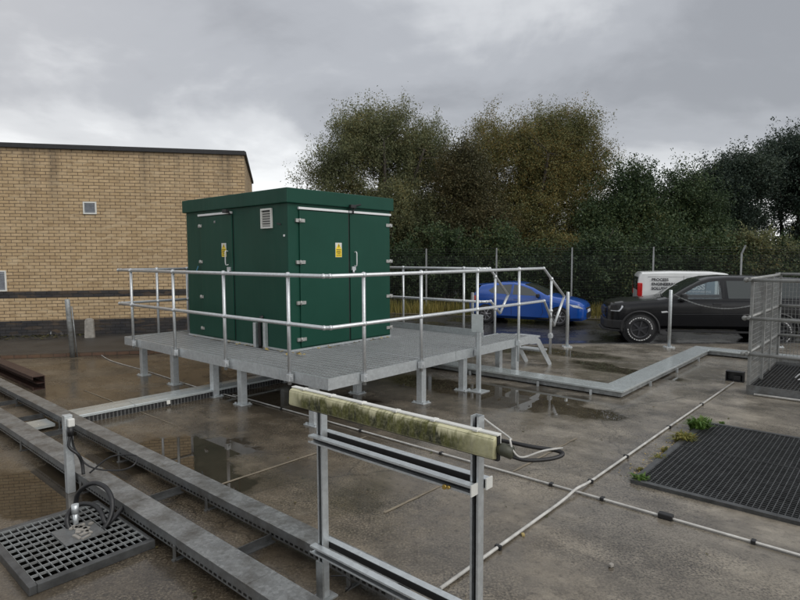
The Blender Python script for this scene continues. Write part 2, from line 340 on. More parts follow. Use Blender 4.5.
# ------------------------------------------------------------------ mesh builder
class MB:
    def __init__(s): s.bm = bmesh.new()
    def box(s, c, size, rot=None, bev=0.0):
        r = bmesh.ops.create_cube(s.bm, size=1.0)
        mt = Matrix.Translation(Vector(c)) @ (rot.to_4x4() if rot is not None else Matrix.Identity(4)) @ Matrix.Diagonal((*size, 1))
        bmesh.ops.transform(s.bm, matrix=mt, verts=r['verts'])
        if bev:
            es = list({e for v in r['verts'] for e in v.link_edges})
            bmesh.ops.bevel(s.bm, geom=es, offset=bev, segments=2, affect='EDGES', profile=0.6)
        return s
    def bb(s, lo, hi, bev=0.0):
        return s.box([(a+b)/2 for a, b in zip(lo, hi)], [abs(b-a) for a, b in zip(lo, hi)], None, bev)
    def bar(s, a, b, w, h, up=(0, 0, 1)):
        a = Vector(a); b = Vector(b); d = b-a; L = d.length; d.normalize()
        upv = Vector(up)
        if abs(d.dot(upv)) > 0.99: upv = Vector((0, 1, 0))
        y = upv.cross(d).normalized(); z = d.cross(y)
        s.box((a+b)/2, (L, w, h), Matrix((d, y, z)).transposed())
        return s
    def tube(s, pts, r, seg=10, cap=True, closed=False):
        pts = [Vector(p) for p in pts]; rings = []; n = len(pts)
        prev = None
        for i, p in enumerate(pts):
            if closed: d = (pts[(i+1) % n]-pts[i-1])
            else: d = (pts[min(i+1, n-1)]-pts[max(i-1, 0)])
            d.normalize()
            if prev is None:
                ref = Vector((0, 0, 1)) if abs(d.z) < 0.95 else Vector((1, 0, 0))
                x = ref.cross(d).normalized()
            else:
                x = prev-d*prev.dot(d)
                if x.length < 1e-6: x = Vector((1, 0, 0)).cross(d)
                x.normalize()
            y = d.cross(x); prev = x
            rr = r[i] if isinstance(r, (list, tuple)) else r
            if 0 < i < n-1 and not closed:
                a = (pts[i]-pts[i-1]).normalized(); b = (pts[i+1]-pts[i]).normalized()
                k = max(0.55, math.sqrt(max(0.0, (1+a.dot(b))/2)))
                rr2 = rr
            rings.append([s.bm.verts.new(p+(x*math.cos(q)+y*math.sin(q))*rr) for q in [2*PI*j/seg for j in range(seg)]])
        m = n if closed else n-1
        for i in range(m):
            A_, B_ = rings[i], rings[(i+1) % n]
            for j in range(seg):
                f = s.bm.faces.new((A_[j], A_[(j+1) % seg], B_[(j+1) % seg], B_[j])); f.smooth = True
        if cap and not closed:
            s.bm.faces.new(list(reversed(rings[0]))); s.bm.faces.new(rings[-1])
        return s
    def ball(s, c, r, sc=(1, 1, 1)):
        q = bmesh.ops.create_icosphere(s.bm, subdivisions=2, radius=r)
        bmesh.ops.transform(s.bm, matrix=Matrix.Translation(Vector(c)) @ Matrix.Diagonal((*sc, 1)), verts=q['verts'])
        for v in q['verts']:
            for f in v.link_faces: f.smooth = True
        return s
    def prism(s, poly, a, b, axis='z', bev=0.0):
        """poly of 2-D points extruded from a to b along the axis (z: xy, y: xz, x: yz)."""
        def P3(p, k):
            return {'z': (p[0], p[1], k), 'y': (p[0], k, p[1]), 'x': (k, p[0], p[1])}[axis]
        lo = [s.bm.verts.new(P3(p, a)) for p in poly]; hi = [s.bm.verts.new(P3(p, b)) for p in poly]
        n = len(poly)
        fs = [s.bm.faces.new(lo), s.bm.faces.new(list(reversed(hi)))]
        for i in range(n): fs.append(s.bm.faces.new((lo[i], hi[i], hi[(i+1) % n], lo[(i+1) % n])))
        bmesh.ops.recalc_face_normals(s.bm, faces=fs)
        if bev:
            es = list({e for f in fs for e in f.edges})
            bmesh.ops.bevel(s.bm, geom=es, offset=bev, segments=2, affect='EDGES', profile=0.6)
        return s
    def lathe(s, prof, c=(0, 0, 0), axis='y', seg=32, cap=True):
        """prof: (radius, height along the axis)."""
        c = Vector(c); rings = []
        for (r, h) in prof:
            ring = []
            for j in range(seg):
                q = 2*PI*j/seg
                p = {'y': (r*math.cos(q), h, r*math.sin(q)), 'z': (r*math.cos(q), r*math.sin(q), h)}[axis]
                ring.append(s.bm.verts.new(c+Vector(p)))
            rings.append(ring)
        for i in range(len(rings)-1):
            for j in range(seg):
                f = s.bm.faces.new((rings[i][j], rings[i][(j+1) % seg], rings[i+1][(j+1) % seg], rings[i+1][j])); f.smooth = True
        for ring in (rings[0], rings[-1]) if cap else ():
            if (ring[0].co-ring[seg//2].co).length > 1e-4: s.bm.faces.new(ring)
        bmesh.ops.recalc_face_normals(s.bm, faces=s.bm.faces[:])
        return s
    def quad(s, *p):
        s.bm.faces.new([s.bm.verts.new(Vector(q)) for q in p]); return s
    def build(s, name, mat, parent=None, loc=None, rz=0.0):
        me = bpy.data.meshes.new(name); s.bm.to_mesh(me); s.bm.free()
        me.materials.append(M[mat] if isinstance(mat, str) else mat)
        o = bpy.data.objects.new(name, me); COL.objects.link(o)
        if parent is not None: o.parent = parent
        if loc is not None: o.location = loc
        o.rotation_euler.z = rz
        return o
def tag(o, label=None, cat=None, group=None, kind=None):
    if label: o['label'] = label
    if cat: o['category'] = cat
    if group: o['group'] = group
    if kind: o['kind'] = kind
    return o
def thing(name, label, cat, loc=(0, 0, 0), rz=0.0, group=None):
    o = bpy.data.objects.new(name, None); COL.objects.link(o); o.empty_display_size = 0.2
    o.location = loc; o.rotation_euler.z = rz
    return tag(o, label, cat, group)
def ythin(name, label, cat, group=None): return thing(name, label, cat, N0, YAW, group)   # a thing laid out in yard coordinates
def copy_tree(o, parent=None):
    c = o.copy(); COL.objects.link(c)
    if parent is not None: c.parent = parent
    for ch in list(o.children): copy_tree(ch, c)
    return c
def arr_mesh(name, V, Fc, mat, parent=None, smooth=False):
    me = bpy.data.meshes.new(name)
    if hasattr(Fc, 'shape') and Fc.shape[1] == 4:
        me.vertices.add(len(V)); me.vertices.foreach_set('co', np.ascontiguousarray(V, dtype=np.float32).ravel())
        me.loops.add(Fc.size); me.loops.foreach_set('vertex_index', np.ascontiguousarray(Fc, dtype=np.int32).ravel())
        me.polygons.add(len(Fc)); me.polygons.foreach_set('loop_start', np.arange(0, Fc.size, 4, dtype=np.int32)); me.update(calc_edges=True)
    else: me.from_pydata(V.tolist(), [], Fc.tolist() if hasattr(Fc, 'tolist') else Fc)
    me.materials.append(M[mat]); me.update()
    o = bpy.data.objects.new(name, me); COL.objects.link(o)
    if parent is not None: o.parent = parent
    return o
def bezier(p, n=12):
    """smooth polyline through points (Catmull-Rom)."""
    p = [Vector(q) for q in p]; out = []
    for i in range(len(p)-1):
        a, b, c, d = p[max(i-1, 0)], p[i], p[i+1], p[min(i+2, len(p)-1)]
        for k in range(n):
            t = k/n
            out.append(0.5*((2*b)+(c-a)*t+(2*a-5*b+4*c-d)*t*t+(3*b-a-3*c+d)*t**3))
    out.append(p[-1]); return out
def text_mesh(txt, size, name, mat, parent, M4, depth=0.002, bold=0.0):
    cu = bpy.data.curves.new(name, 'FONT'); cu.body = txt; cu.size = size; cu.extrude = depth; cu.offset = bold
    o = bpy.data.objects.new(name, cu); COL.objects.link(o)
    dg = bpy.context.evaluated_depsgraph_get(); dg.update()
    me = bpy.data.meshes.new_from_object(o.evaluated_get(dg)); bpy.data.objects.remove(o)
    me.transform(M4); me.materials.clear(); me.materials.append(M[mat])
    q = bpy.data.objects.new(name, me); COL.objects.link(q); q.parent = parent
    return q
def bool_cut(o, cutters):
    """carves the cutter meshes out of o and deletes them."""
    for c in cutters:
        md = o.modifiers.new('cut', 'BOOLEAN'); md.operation = 'DIFFERENCE'; md.solver = 'EXACT'; md.object = c
    dg = bpy.context.evaluated_depsgraph_get(); dg.update()
    me = bpy.data.meshes.new_from_object(o.evaluated_get(dg))
    o.modifiers.clear(); o.data = me
    for c in cutters: bpy.data.objects.remove(c)

#@@SETTING
# ------------------------------------------------------------------ ground
PIT = (2.97, 5.6, 0.82, 3.0)          # u0 u1 v0 v1 of the grated pit
SUMP = (0.07, 0.92, -3.04, -2.38)     # the small grated sump
def road_drop(p):
    """the roadway beyond the slab lies 0.45 m lower."""
    a = min(1.0, max(0.0, (p.y-12.3)/2.4)); a = a*a*(3-2*a)
    b = min(1.0, max(0.0, (p.x+3.4)/2.2)); b = b*b*(3-2*b)
    return -0.45*a*b
def mk_ground():
    us = sorted(set([-400, -150, -70, -40, -25]+[round(-16+0.5*i, 2) for i in range(80)]+[26, 40, 70, 150, 400]+[PIT[0], PIT[1], SUMP[0], SUMP[1]]))
    vs = sorted(set([-400, -150, -70, -40, -20]+[round(-12+0.5*i, 2) for i in range(90)]+[36, 50, 80, 150, 400]+[PIT[2], PIT[3], SUMP[2], SUMP[3]]))
    V = []; idx = {}
    for i, u in enumerate(us):
        for j, v in enumerate(vs):
            p = W(u, v); idx[i, j] = len(V); V.append((p.x, p.y, road_drop(p)))
    Fc = []
    for i in range(len(us)-1):
        for j in range(len(vs)-1):
            cu, cv = (us[i]+us[i+1])/2, (vs[j]+vs[j+1])/2
            if any(h[0] < cu < h[1] and h[2] < cv < h[3] for h in (PIT, SUMP)): continue
            Fc.append((idx[i, j], idx[i+1, j], idx[i+1, j+1], idx[i, j+1]))
    o = arr_mesh('ground', np.array(V), Fc, 'ground'); tag(o, kind='structure')
mk_ground()
def pit_box(h, depth, name):
    b = MB(); u0, u1, v0, v1 = h
    P = lambda u, v, z: W(u, v, z)
    b.quad(P(u0, v0, -depth), P(u1, v0, -depth), P(u1, v1, -depth), P(u0, v1, -depth))
    for (a, c) in (((u0, v0), (u1, v0)), ((u1, v0), (u1, v1)), ((u1, v1), (u0, v1)), ((u0, v1), (u0, v0))):
        b.quad(P(*a, -depth), P(*c, -depth), P(*c, 0), P(*a, 0))
    tag(b.build(name, 'void'), kind='structure')
pit_box(PIT, 0.7, 'pit'); pit_box(SUMP, 0.6, 'sump')
# pale joints between the slabs
def joint(name, a, b, w=0.028):
    mb = MB(); n = 14; p0 = Vector((*a, 0)); p1 = Vector((*b, 0)); d = (p1-p0).normalized(); s = Vector((-d.y, d.x, 0))
    rr = random.Random(hash(name+str(a)) % 1000)
    L = [(p0.lerp(p1, i/n)+s*(w/2*rr.uniform(.5, 1.2)), p0.lerp(p1, i/n)-s*(w/2*rr.uniform(.5, 1.2))) for i in range(n+1)]
    vs = [(mb.bm.verts.new(q+Vector((0, 0, .004))), mb.bm.verts.new(r+Vector((0, 0, .004)))) for q, r in L]
    for i in range(n): mb.bm.faces.new((vs[i][0], vs[i][1], vs[i+1][1], vs[i+1][0]))
    tag(mb.build(name, 'joint'), kind='structure')
for (v0, v1, u) in ((-1.55, 0.2, 0.35), (-1.0, 0.25, 1.75), (0.35, 1.6, 2.05)):
    joint('slab_joint', W(u, v0).to_2d(), W(u+0.02, v1).to_2d())
joint('slab_joint', W(-4.2, -0.95).to_2d(), W(-1.5, -0.93).to_2d(), 0.016)

# ------------------------------------------------------------------ brick building (its own frame, x along the wall)
BA = R(12.5); BO = Vector((-9.3, 13.2, 0))
BX = Vector((math.cos(BA), math.sin(BA), 0)); BY = Vector((-math.sin(BA), math.cos(BA), 0))
def mk_building():
    t = thing('brick_building', 'single storey buff brick building with dark brick bands and black roof edge', 'building', BO, BA)
    x0, x1, dp, H = -9.0, 5.58, 5.6, 4.42
    b = MB()
    for (z0, z1) in ((0.435, 0.97), (1.12, H)): b.bb((x0, 0, z0), (x1, dp, z1))
    b.build('wall', 'brick', t)
    b = MB(); b.bb((x0, -0.006, 0.97), (x1+0.006, dp, 1.12)); b.bb((x0, -0.006, -0.1), (x1+0.006, dp, 0.435))
    b.build('brick_band', 'brick_dark', t)
    r = MB(); r.bb((x0-.05, -0.05, H), (x1+0.05, dp+.05, H+0.09), 0.008); r.bb((x0-.05, -0.02, H+.09), (x1+0.02, dp, H+.11))
    for k in range(9): r.bb((x0+1.6*k+.3, -0.056, H-.004), (x0+1.6*k+.34, -0.04, H+.094))
    r.build('roof_edge', 'trim', t)
    def vent(xc, zc, w, h):
        f = MB()
        for (a, c) in (((xc-w/2, zc-h/2), (xc+w/2, zc-h/2+.03)), ((xc-w/2, zc+h/2-.03), (xc+w/2, zc+h/2)), ((xc-w/2, zc-h/2+.03), (xc-w/2+.03, zc+h/2-.03)), ((xc+w/2-.03, zc-h/2+.03), (xc+w/2, zc+h/2-.03))):
            f.bb((a[0], -0.03, a[1]), (c[0], 0.01, c[1]))
        v = f.build('vent', 'white_plastic', t)
        g = MB(); n = int((h-.06)/.035)
        for k in range(n): g.box((xc, -0.012, zc-h/2+.045+k*.035), (w-.06, .006, .03), Matrix.Rotation(R(35), 3, 'X'))
        g.bb((xc-w/2+.03, -.002, zc-h/2+.03), (xc+w/2-.03, .004, zc+h/2-.03))
        g.build('louvre', 'louvre', v)
    M['louvre'] = simple('blue_grey_louvre', (0.34, 0.36, 0.39), 0.45, 0.2, 0.15, 10)
    def onwall(px, py):
        d = Vector(ray(px, py)); o = Vector((0, 0, EYE)); k = (BO-o).dot(BY)/d.dot(BY); p = o+d*k-BO
        return p.dot(BX), p.z
    vx, vz = onwall(90, 208); vent(vx, vz, .29, .29)
    vx, vz = onwall(-1.5, 281); vent(vx-.04, vz, .42, .48)
    # path along the wall, raised a brick on edge above the yard
    e0 = Vector((-6.25, 10.93, 0))-BO; yv = e0.dot(BY)
    p = MB(); p.bb((x0-4, yv+.11, -.05), (4.7, 0.02, 0.072)); o = p.build('path', 'tarmac', None, BO, BA); tag(o, kind='structure')
    p = MB(); p.bb((x0-4, yv, -.05), (4.7, yv+.108, 0.08), .006); o = p.build('kerb', 'brick_edge', None, BO, BA); tag(o, kind='structure')
    return yv
KERB_Y = mk_building()
def BW(x, y, z=0): return BO+BX*x+BY*y+Vector((0, 0, z))

# stump of a concrete post against the wall
g = G(90, 338, .07)
t = thing('marker_post', 'short pale concrete marker post leaning by the brick wall', 'post', (g.x, g.y, .072), BA)
b = MB(); b.prism([(-.10, 0), (.10, 0), (.085, .40), (.05, .45), (-.05, .45), (-.085, .40)], -.055, .055, 'y', .008); o = b.build('shaft', 'concrete_bit', t)
# debris at the foot of the wall
g = G(50, 336, .07)
b = MB()
for k in range(110):
    a = random.uniform(0, 6.3); r_ = min(.3, abs(random.gauss(0, .13))); s_ = random.uniform(.03, .09)
    b.box((r_*math.cos(a)*1.6, r_*math.sin(a)*.7, max(.01, .2-.55*r_)*random.uniform(.3, 1)), (s_*1.6, s_, s_*.6), Matrix.Rotation(random.uniform(0, 3), 3, Vector((random.random(), random.random(), 1)).normalized()))
o = b.build('rubble_heap', 'dark_post', None, (g.x, g.y+.25, .072), BA); tag(o, 'small dark heap of rubble on the path against the brick wall', 'rubble')
b = MB(); b.tube(bezier([(-.05, -.12, .02), (-.02, -.1, .22), (.06, -.08, .34)], 4), .018, 6)
o = b.build('metal_scrap', 'galv_bright', None, (g.x, g.y+.2, .072), BA); tag(o, 'shiny bent metal offcut sticking out of the rubble heap', 'scrap')
# litter and weeds along the path
V = []; Fc = []
def scatter_leaves(name, pts, size, mat, label, cat, kind='stuff', up=0.02):
    V = []; Fc = []
    for p in pts:
        s = size*random.uniform(.6, 1.3); a = random.uniform(0, 6.3); tl = random.uniform(-.4, .4)
        dx = Vector((math.cos(a), math.sin(a), tl))*s; dy = Vector((-math.sin(a), math.cos(a), random.uniform(-.3, .3)))*s*.6
        c = Vector(p)+Vector((0, 0, up*random.random()+.006)); i = len(V)
        V += [c-dx, c-dx*.1+dy, c+dx, c-dx*.1-dy]; Fc.append((i, i+1, i+2, i+3))
    o = arr_mesh(name, np.array([tuple(q) for q in V]), Fc, mat); tag(o, label, cat, kind=kind); return o
pts = [BW(random.uniform(-4, 1.8), random.uniform(-.75, -.05)*random.random(), .075) for _ in range(700)]
scatter_leaves('leaf_litter', pts, .035, 'dead_litter' if 'dead_litter' in M else 'leaf_brown', 'brown leaf litter along the foot of the brick wall', 'leaf litter')

# ------------------------------------------------------------------ lower ground beyond: verge with rough grass
gr_pts = []
def fence_line(k):
    """security fence line, k in metres along it from the left."""
    d = Vector((1, -.30, 0)).normalized(); return Vector((1.14, 24.66, -.45))+d*k
FD = Vector((1, -.30, 0)).normalized(); FN = Vector((.30, 1, 0)).normalized()
b = MB(); a = fence_line(-14)-FN*1.5; c = fence_line(26)-FN*1.5
b.quad((a.x, a.y, -.44), (c.x, c.y, -.44), (c.x+FN.x*60, c.y+FN.y*60, -.44), (a.x+FN.x*60, a.y+FN.y*60, -.44))
o = b.build('verge', 'soil'); tag(o, kind='structure')
def grass_strip(name, pts, hmin, hmax, mat, label, w=.012):
    V = np.zeros((len(pts)*3, 3)); Fc = []
    for i, p in enumerate(pts):
        h = random.uniform(hmin, hmax); a = random.uniform(0, 6.3); l = random.gauss(0, .25)*h; m_ = random.gauss(0, .25)*h
        V[3*i] = (p.x-w*math.cos(a), p.y-w*math.sin(a), p.z); V[3*i+1] = (p.x+w*math.cos(a), p.y+w*math.sin(a), p.z); V[3*i+2] = (p.x+l, p.y+m_, p.z+h)
        Fc.append((3*i, 3*i+1, 3*i+2))
    o = arr_mesh(name, V, Fc, mat); tag(o, label, 'grass', kind='stuff')
pts = []
for _ in range(16000):
    k = random.uniform(-8, 22); q = fence_line(k)-FN*(random.random()**1.5*1.6-.25); q.z = -.44
    if mnoise.noise(Vector((q.x*.8, q.y*.8, 3))) > -.25: pts.append(q)
grass_strip('verge_grass', pts, .15, .62, 'grass', 'rough yellow green grass growing along the security fence', .016)

#@@FENCE
def mk_fence():
    t = thing('security_fence', 'tall dark wire mesh security fence with grey posts in front of the trees', 'fence', fence_line(0), math.atan2(FD.y, FD.x))
    ks = [-9, -6, -3, 0, 3, 6, 9, 12, 15, 18, 21]
    for k in ks:
        b = MB(); b.bar((k, 0, -.02), (k, 0, 2.42), .06, .06); b.bar((k, 0, 2.41), (k+.10, -.08, 2.72), .05, .05) if k >= 12 else b.bar((k, 0, 2.42), (k, 0, 2.70), .05, .05)
        b.build('post', 'fence_post', t)
    for k0, k1 in zip(ks[:-1], ks[1:]):
        b = MB(); n = 56
        for i in range(1, n):
            x = k0+(k1-k0)*i/n; b.bar((x, .035, .03), (x, .035, 2.4), .0055, .0055)
        for z in [.05+.1*i for i in range(24)]: b.bar((k0, .040, z), (k1, .040, z), .005, .005)
        b.build('mesh_panel', 'wire', t)
        b = MB()
        for z in (2.48, 2.58, 2.68): b.tube([(k0, .0, z), ((k0+k1)/2, 0, z-.012), (k1, 0, z)], .004, 4)
        b.build('top_wire', 'wire', t)
mk_fence()

#@@TREES
def tree(name, label, base, H, lobes, ntw, nlf, lsize, mat, trunk_r=.16, stems=1, nbr=60, twig=.7, up=.35, group='trees beyond the security fence', cat='tree', seed=0, trunk_top=.55, leafw=.5, clump=1.0):
    rg = np.random.default_rng(seed+100); rr = random.Random(seed)
    t = thing(name, label, cat, base, 0, group)
    lb = np.array([l[:6] for l in lobes], float); wts = np.array([l[6] if len(l) > 6 else l[3]*l[4]*l[5] for l in lobes]); wts /= wts.sum()
    which = rg.choice(len(lobes), ntw, p=wts)
    d = rg.normal(size=(ntw, 3)); d /= np.linalg.norm(d, axis=1)[:, None]
    ncl = max(24, ntw//26); wc = rg.choice(len(lobes), ncl, p=wts); dc = rg.normal(size=(ncl, 3)); dc /= np.linalg.norm(dc, axis=1)[:, None]
    lc = np.array([0.82+.34*mnoise.noise(Vector((x*2.2+seed, y*2.2, z*2.2))) for x, y, z in dc])
    cc = lb[wc, :3]+dc*lb[wc, 3:6]*((rg.random(ncl)**(1/2.3))*lc)[:, None]
    rad = rg.random(ntw)**(1/2.2)
    # uneven outline: lumpy radius by direction
    lump = np.array([0.80+.38*mnoise.noise(Vector((x*2.2+seed, y*2.2, z*2.2))) for x, y, z in d])
    C = lb[which, :3]+d*lb[which, 3:6]*(rad*lump)[:, None]
    ci = rg.integers(0, ncl, ntw); cr = (.26+.30*rg.random(ncl))*clump
    inc = rg.random(ntw) < .88
    C = np.where(inc[:, None], cc[ci]+rg.normal(size=(ntw, 3))*cr[ci][:, None]*np.array([1, 1, .8]), C)
    keep = np.array([mnoise.noise(Vector((x*.55+seed*3.1, y*.55, z*.55))) > -.36 for x, y, z in C]) & (C[:, 2] > .25)
    C = C[keep]; d = d[keep]; n = len(C)
    dirs = d*.8+rg.normal(size=(n, 3))*.45; dirs[:, 2] += up; dirs /= np.linalg.norm(dirs, axis=1)[:, None]
    L = twig*rg.uniform(.6, 1.3, n)
    # leaves along each twig
    s = rg.random((n, nlf))
    P = C[:, None, :]+dirs[:, None, :]*(s*L[:, None])[:, :, None]+rg.normal(size=(n, nlf, 3))*(.10*twig/.7)
    P = P.reshape(-1, 3); m_ = len(P)
    a = rg.normal(size=(m_, 3))+np.repeat(dirs, nlf, axis=0)*.8; a /= np.linalg.norm(a, axis=1)[:, None]
    b = np.cross(a, rg.normal(size=(m_, 3))); b /= np.linalg.norm(b, axis=1)[:, None]
    sz = (lsize*rg.uniform(.6, 1.35, m_))[:, None]
    V = np.empty((m_, 4, 3)); V[:, 0] = P-a*sz; V[:, 1] = P+b*sz*leafw; V[:, 2] = P+a*sz; V[:, 3] = P-b*sz*leafw
    Fc = np.arange(m_*4).reshape(-1, 4)
    arr_mesh('crown', V.reshape(-1, 3), Fc, mat, t)
    # limbs
    mb = MB(); cen = lb[:, :3].mean(axis=0)
    stem_pts = []
    for k in range(stems):
        ang = 2*PI*k/stems+rr.uniform(-.4, .4); lean = 0 if stems == 1 else rr.uniform(.10, .26)*H
        top = Vector((cen[0]*.7+lean*math.cos(ang), cen[1]*.7+lean*math.sin(ang), H*trunk_top*rr.uniform(.9, 1.15)))
        b0 = Vector((math.cos(ang)*trunk_r*.6, math.sin(ang)*trunk_r*.6, -.1)) if stems > 1 else Vector((0, 0, -.1))
        mid = b0.lerp(top, .5)+Vector((rr.uniform(-.25, .25), rr.uniform(-.25, .25), .2))
        pl = bezier([b0, mid, top], 5); rs = [trunk_r*(1-.72*i/(len(pl)-1)) for i in range(len(pl))]
        mb.tube(pl, rs, 8); stem_pts += [(p, r) for p, r in zip(pl[3:], rs[3:])]
    sel = rg.choice(n, min(nbr, n), replace=False)
    for i in sel:
        tip = Vector(C[i]); cand = [q for q in stem_pts if q[0].z < tip.z+.3] or stem_pts
        p, r = min(cand, key=lambda q: (q[0]-tip).length+rr.uniform(0, .8))
        mid = p.lerp(tip, .5)+Vector((rr.uniform(-.2, .2), rr.uniform(-.2, .2), .12*(tip-p).length*rr.uniform(-.2, .9)))
        pl = bezier([p, mid, tip], 4); rs = [max(.012, r*.6*(1-.9*j/(len(pl)-1))) for j in range(len(pl))]
        mb.tube(pl, rs, 5)
    # fine twigs
    for i in range(0, n, max(1, n//260)):
        p = Vector(C[i]); q = p+Vector(dirs[i])*float(L[i])*1.1; mb.tube([p-(q-p)*.3, q], [.012, .004], 3, False)
    mb.build('trunk', 'bark', t)
    return t
def tb(px, Y, z=-.45): return Vector(((px-400)/F*Y, Y, z))
def lobe(base, px, py, Y, rp, rz=None, w=None, dep=.8):
    """crown lobe from its place in the survey, in metres about the trunk's base."""
    p = A(px, py, Y)-base; r = rp*Y/F; q = (rz or rp)*Y/F
    return (p.x, p.y, p.z, r, r*dep, q) + ((w,) if w else ())
B = tb(378, 32)
tree('willow_tree', 'tall grey green willow with wispy top behind the green kiosk', B, 10.6,
     [lobe(B, 380, 150, 32, 46, 54), lobe(B, 348, 160, 31, 40, 48), lobe(B, 424, 165, 33, 40, 52), lobe(B, 325, 180, 32, 24, 24), lobe(B, 385, 220, 32, 66, 58), lobe(B, 425, 240, 31, 40, 60)],
     11000, 32, .050, 'leaf_willow', .2, 4, 140, .8, .6, seed=1, trunk_top=.7, leafw=.42)
B = tb(527, 34)
tree('autumn_tree', 'broad multi stemmed tree with olive and rust leaves, behind the blue car', B, 10.4,
     [lobe(B, 530, 165, 34, 58, 50), lobe(B, 572, 165, 34, 44, 56), lobe(B, 490, 165, 34, 40, 46), lobe(B, 598, 178, 34, 26, 38), lobe(B, 530, 225, 34, 78, 62), lobe(B, 508, 135, 34, 32, 30), lobe(B, 560, 135, 34, 34, 28)],
     12500, 32, .050, 'leaf_autumn', .2, 7, 170, .85, .5, seed=2, trunk_top=.74, leafw=.42)
B = tb(466, 30)
tree('bronze_tree', 'slim brownish olive tree between the willow and the broad autumn tree', B, 7.5,
     [lobe(B, 466, 185, 30, 26, 36), lobe(B, 474, 235, 30, 34, 44), lobe(B, 458, 160, 30, 14, 16)],
     4200, 28, .052, 'leaf_brown', .12, 2, 40, .8, .35, seed=3)
B = tb(635, 30)
tree('dark_tree', 'dark green bushy tree above the white van and pickup bonnet', B, 6.6,
     [lobe(B, 632, 205, 30, 36, 36), lobe(B, 615, 235, 30, 40, 46), lobe(B, 650, 240, 30, 40, 50), lobe(B, 640, 180, 30, 18, 16)],
     5000, 26, .058, 'leaf_dark', .16, 1, 50, .75, .25, seed=4)
B = tb(688, 31)
tree('dark_tree', 'dark green round topped tree right above the pickup cab', B, 6.6,
     [lobe(B, 690, 200, 31, 30, 34), lobe(B, 680, 240, 31, 38, 46), lobe(B, 700, 240, 31, 34, 46), lobe(B, 676, 182, 31, 14, 14)],
     4600, 26, .058, 'leaf_dark', .16, 1, 50, .75, .25, seed=5)
B = tb(735, 35)
tree('tall_tree', 'tall blue green tree with bare lower trunk, third tree in from the right edge', B, 8.5,
     [lobe(B, 740, 182, 35, 34, 28), lobe(B, 720, 195, 35, 26, 40), lobe(B, 757, 175, 35, 24, 22), lobe(B, 735, 225, 35, 30, 24)],
     4200, 26, .064, 'leaf_blue', .14, 2, 50, .8, .25, seed=6, trunk_top=.75)
B = tb(788, 37)
tree('tall_tree', 'tallest blue green tree showing slim bare trunks at the right edge of the wood', B, 9.5,
     [lobe(B, 788, 165, 37, 34, 26), lobe(B, 805, 155, 37, 26, 24), lobe(B, 765, 178, 37, 22, 22), lobe(B, 800, 198, 37, 30, 20), lobe(B, 772, 222, 37, 20, 18, .8), lobe(B, 806, 236, 37, 22, 14, .8)],
     5000, 26, .064, 'leaf_blue', .13, 4, 60, .8, .25, seed=7, trunk_top=.75)
B = tb(850, 34)
tree('tall_tree', 'blue green tree just beyond the right edge of the photo', B, 9,
     [lobe(B, 850, 170, 34, 44, 40), lobe(B, 840, 210, 34, 40, 40)], 1500, 24, .085, 'leaf_blue', .16, 2, 40, .8, .25, seed=8)
B = tb(330, 36)
tree('dark_tree', 'dark green tree hidden low behind the green kiosk roof', B, 5.2,
     [lobe(B, 330, 225, 36, 40, 36), lobe(B, 300, 235, 36, 30, 28)], 600, 18, .12, 'leaf_dark', .15, 1, 30, .75, .25, seed=9)
# understorey shrubs right behind the fence
SH = [('broad dark shrub behind the fence beside the green kiosk', 402, 28, 40, 38, 'leaf_dark'), ('dark shrub behind the fence above the blue car roof', 448, 27.5, 42, 46, 'leaf_dark'),
      ('dark brown green shrub behind the fence above the blue car bonnet', 500, 27, 44, 48, 'leaf_dark'), ('golden autumn shrub behind the fence between the blue car and white van', 560, 28, 40, 50, 'leaf_autumn'),
      ('dark shrub behind the fence just left of the white van', 606, 26, 42, 48, 'leaf_dark'), ('dark shrub behind the fence straight above the white van', 655, 26, 44, 54, 'leaf_dark'),
      ('dark shrub behind the fence above the pickup windows', 705, 25.5, 44, 50, 'leaf_dark'), ('brown tinged shrub behind the fence above the caged steps', 755, 25.5, 40, 40, 'leaf_willow'),
      ('dark shrub behind the fence at the right edge', 803, 25, 44, 46, 'leaf_dark'), ('dark shrub behind the fence beyond the right edge', 850, 25, 44, 56, 'leaf_dark')]
for i, (lab, px, Y, rw, rh, mt) in enumerate(SH):
    B = tb(px, Y, -.44); hp = 1.9+(257-250)*Y/F
    l1 = lobe(B, px, 262, Y, rw*.85, rh*.75); l2 = lobe(B, px-rw*.5, 280, Y, rw*.7, rh*.7); l3 = lobe(B, px+rw*.5, 276, Y, rw*.7, rh*.75)
    tree('shrub', lab, B, 2.6, [l1, l2, l3], 1500, 24, .06, mt, .06, 4, 26, .6, .2, 'shrubs behind the security fence', 'shrub', 20+i, .6, .5, .7)
# a hedge bank further back that closes the view below the crowns
V = []
pts = []
rg = np.random.default_rng(5); n = 90000
Xs = rg.uniform(-12, 40, n); top = 4.2+1.6*np.array([mnoise.noise(Vector((x*.25, 1.7, 0))) for x in Xs]); top = np.where(Xs > 21, top*.9, top); top = np.where(Xs < 2.5, top*.9, top)
Z = -.4+top*rg.random(n)**.8; Ys = 39-Xs*.12+rg.normal(size=n)*1.1
P = np.stack([Xs, Ys, Z], 1); a = rg.normal(size=(n, 3)); a /= np.linalg.norm(a, axis=1)[:, None]; b_ = np.cross(a, rg.normal(size=(n, 3))); b_ /= np.linalg.norm(b_, axis=1)[:, None]
s_ = rg.uniform(.07, .15, n)[:, None]
V = np.empty((n, 4, 3)); V[:, 0] = P-a*s_; V[:, 1] = P+b_*s_*.5; V[:, 2] = P+a*s_; V[:, 3] = P-b_*s_*.5
o = arr_mesh('woodland', V.reshape(-1, 3), np.arange(n*4).reshape(-1, 4), 'leaf_dark'); tag(o, 'dark mass of far undergrowth between the tree trunks', 'woodland', kind='stuff')

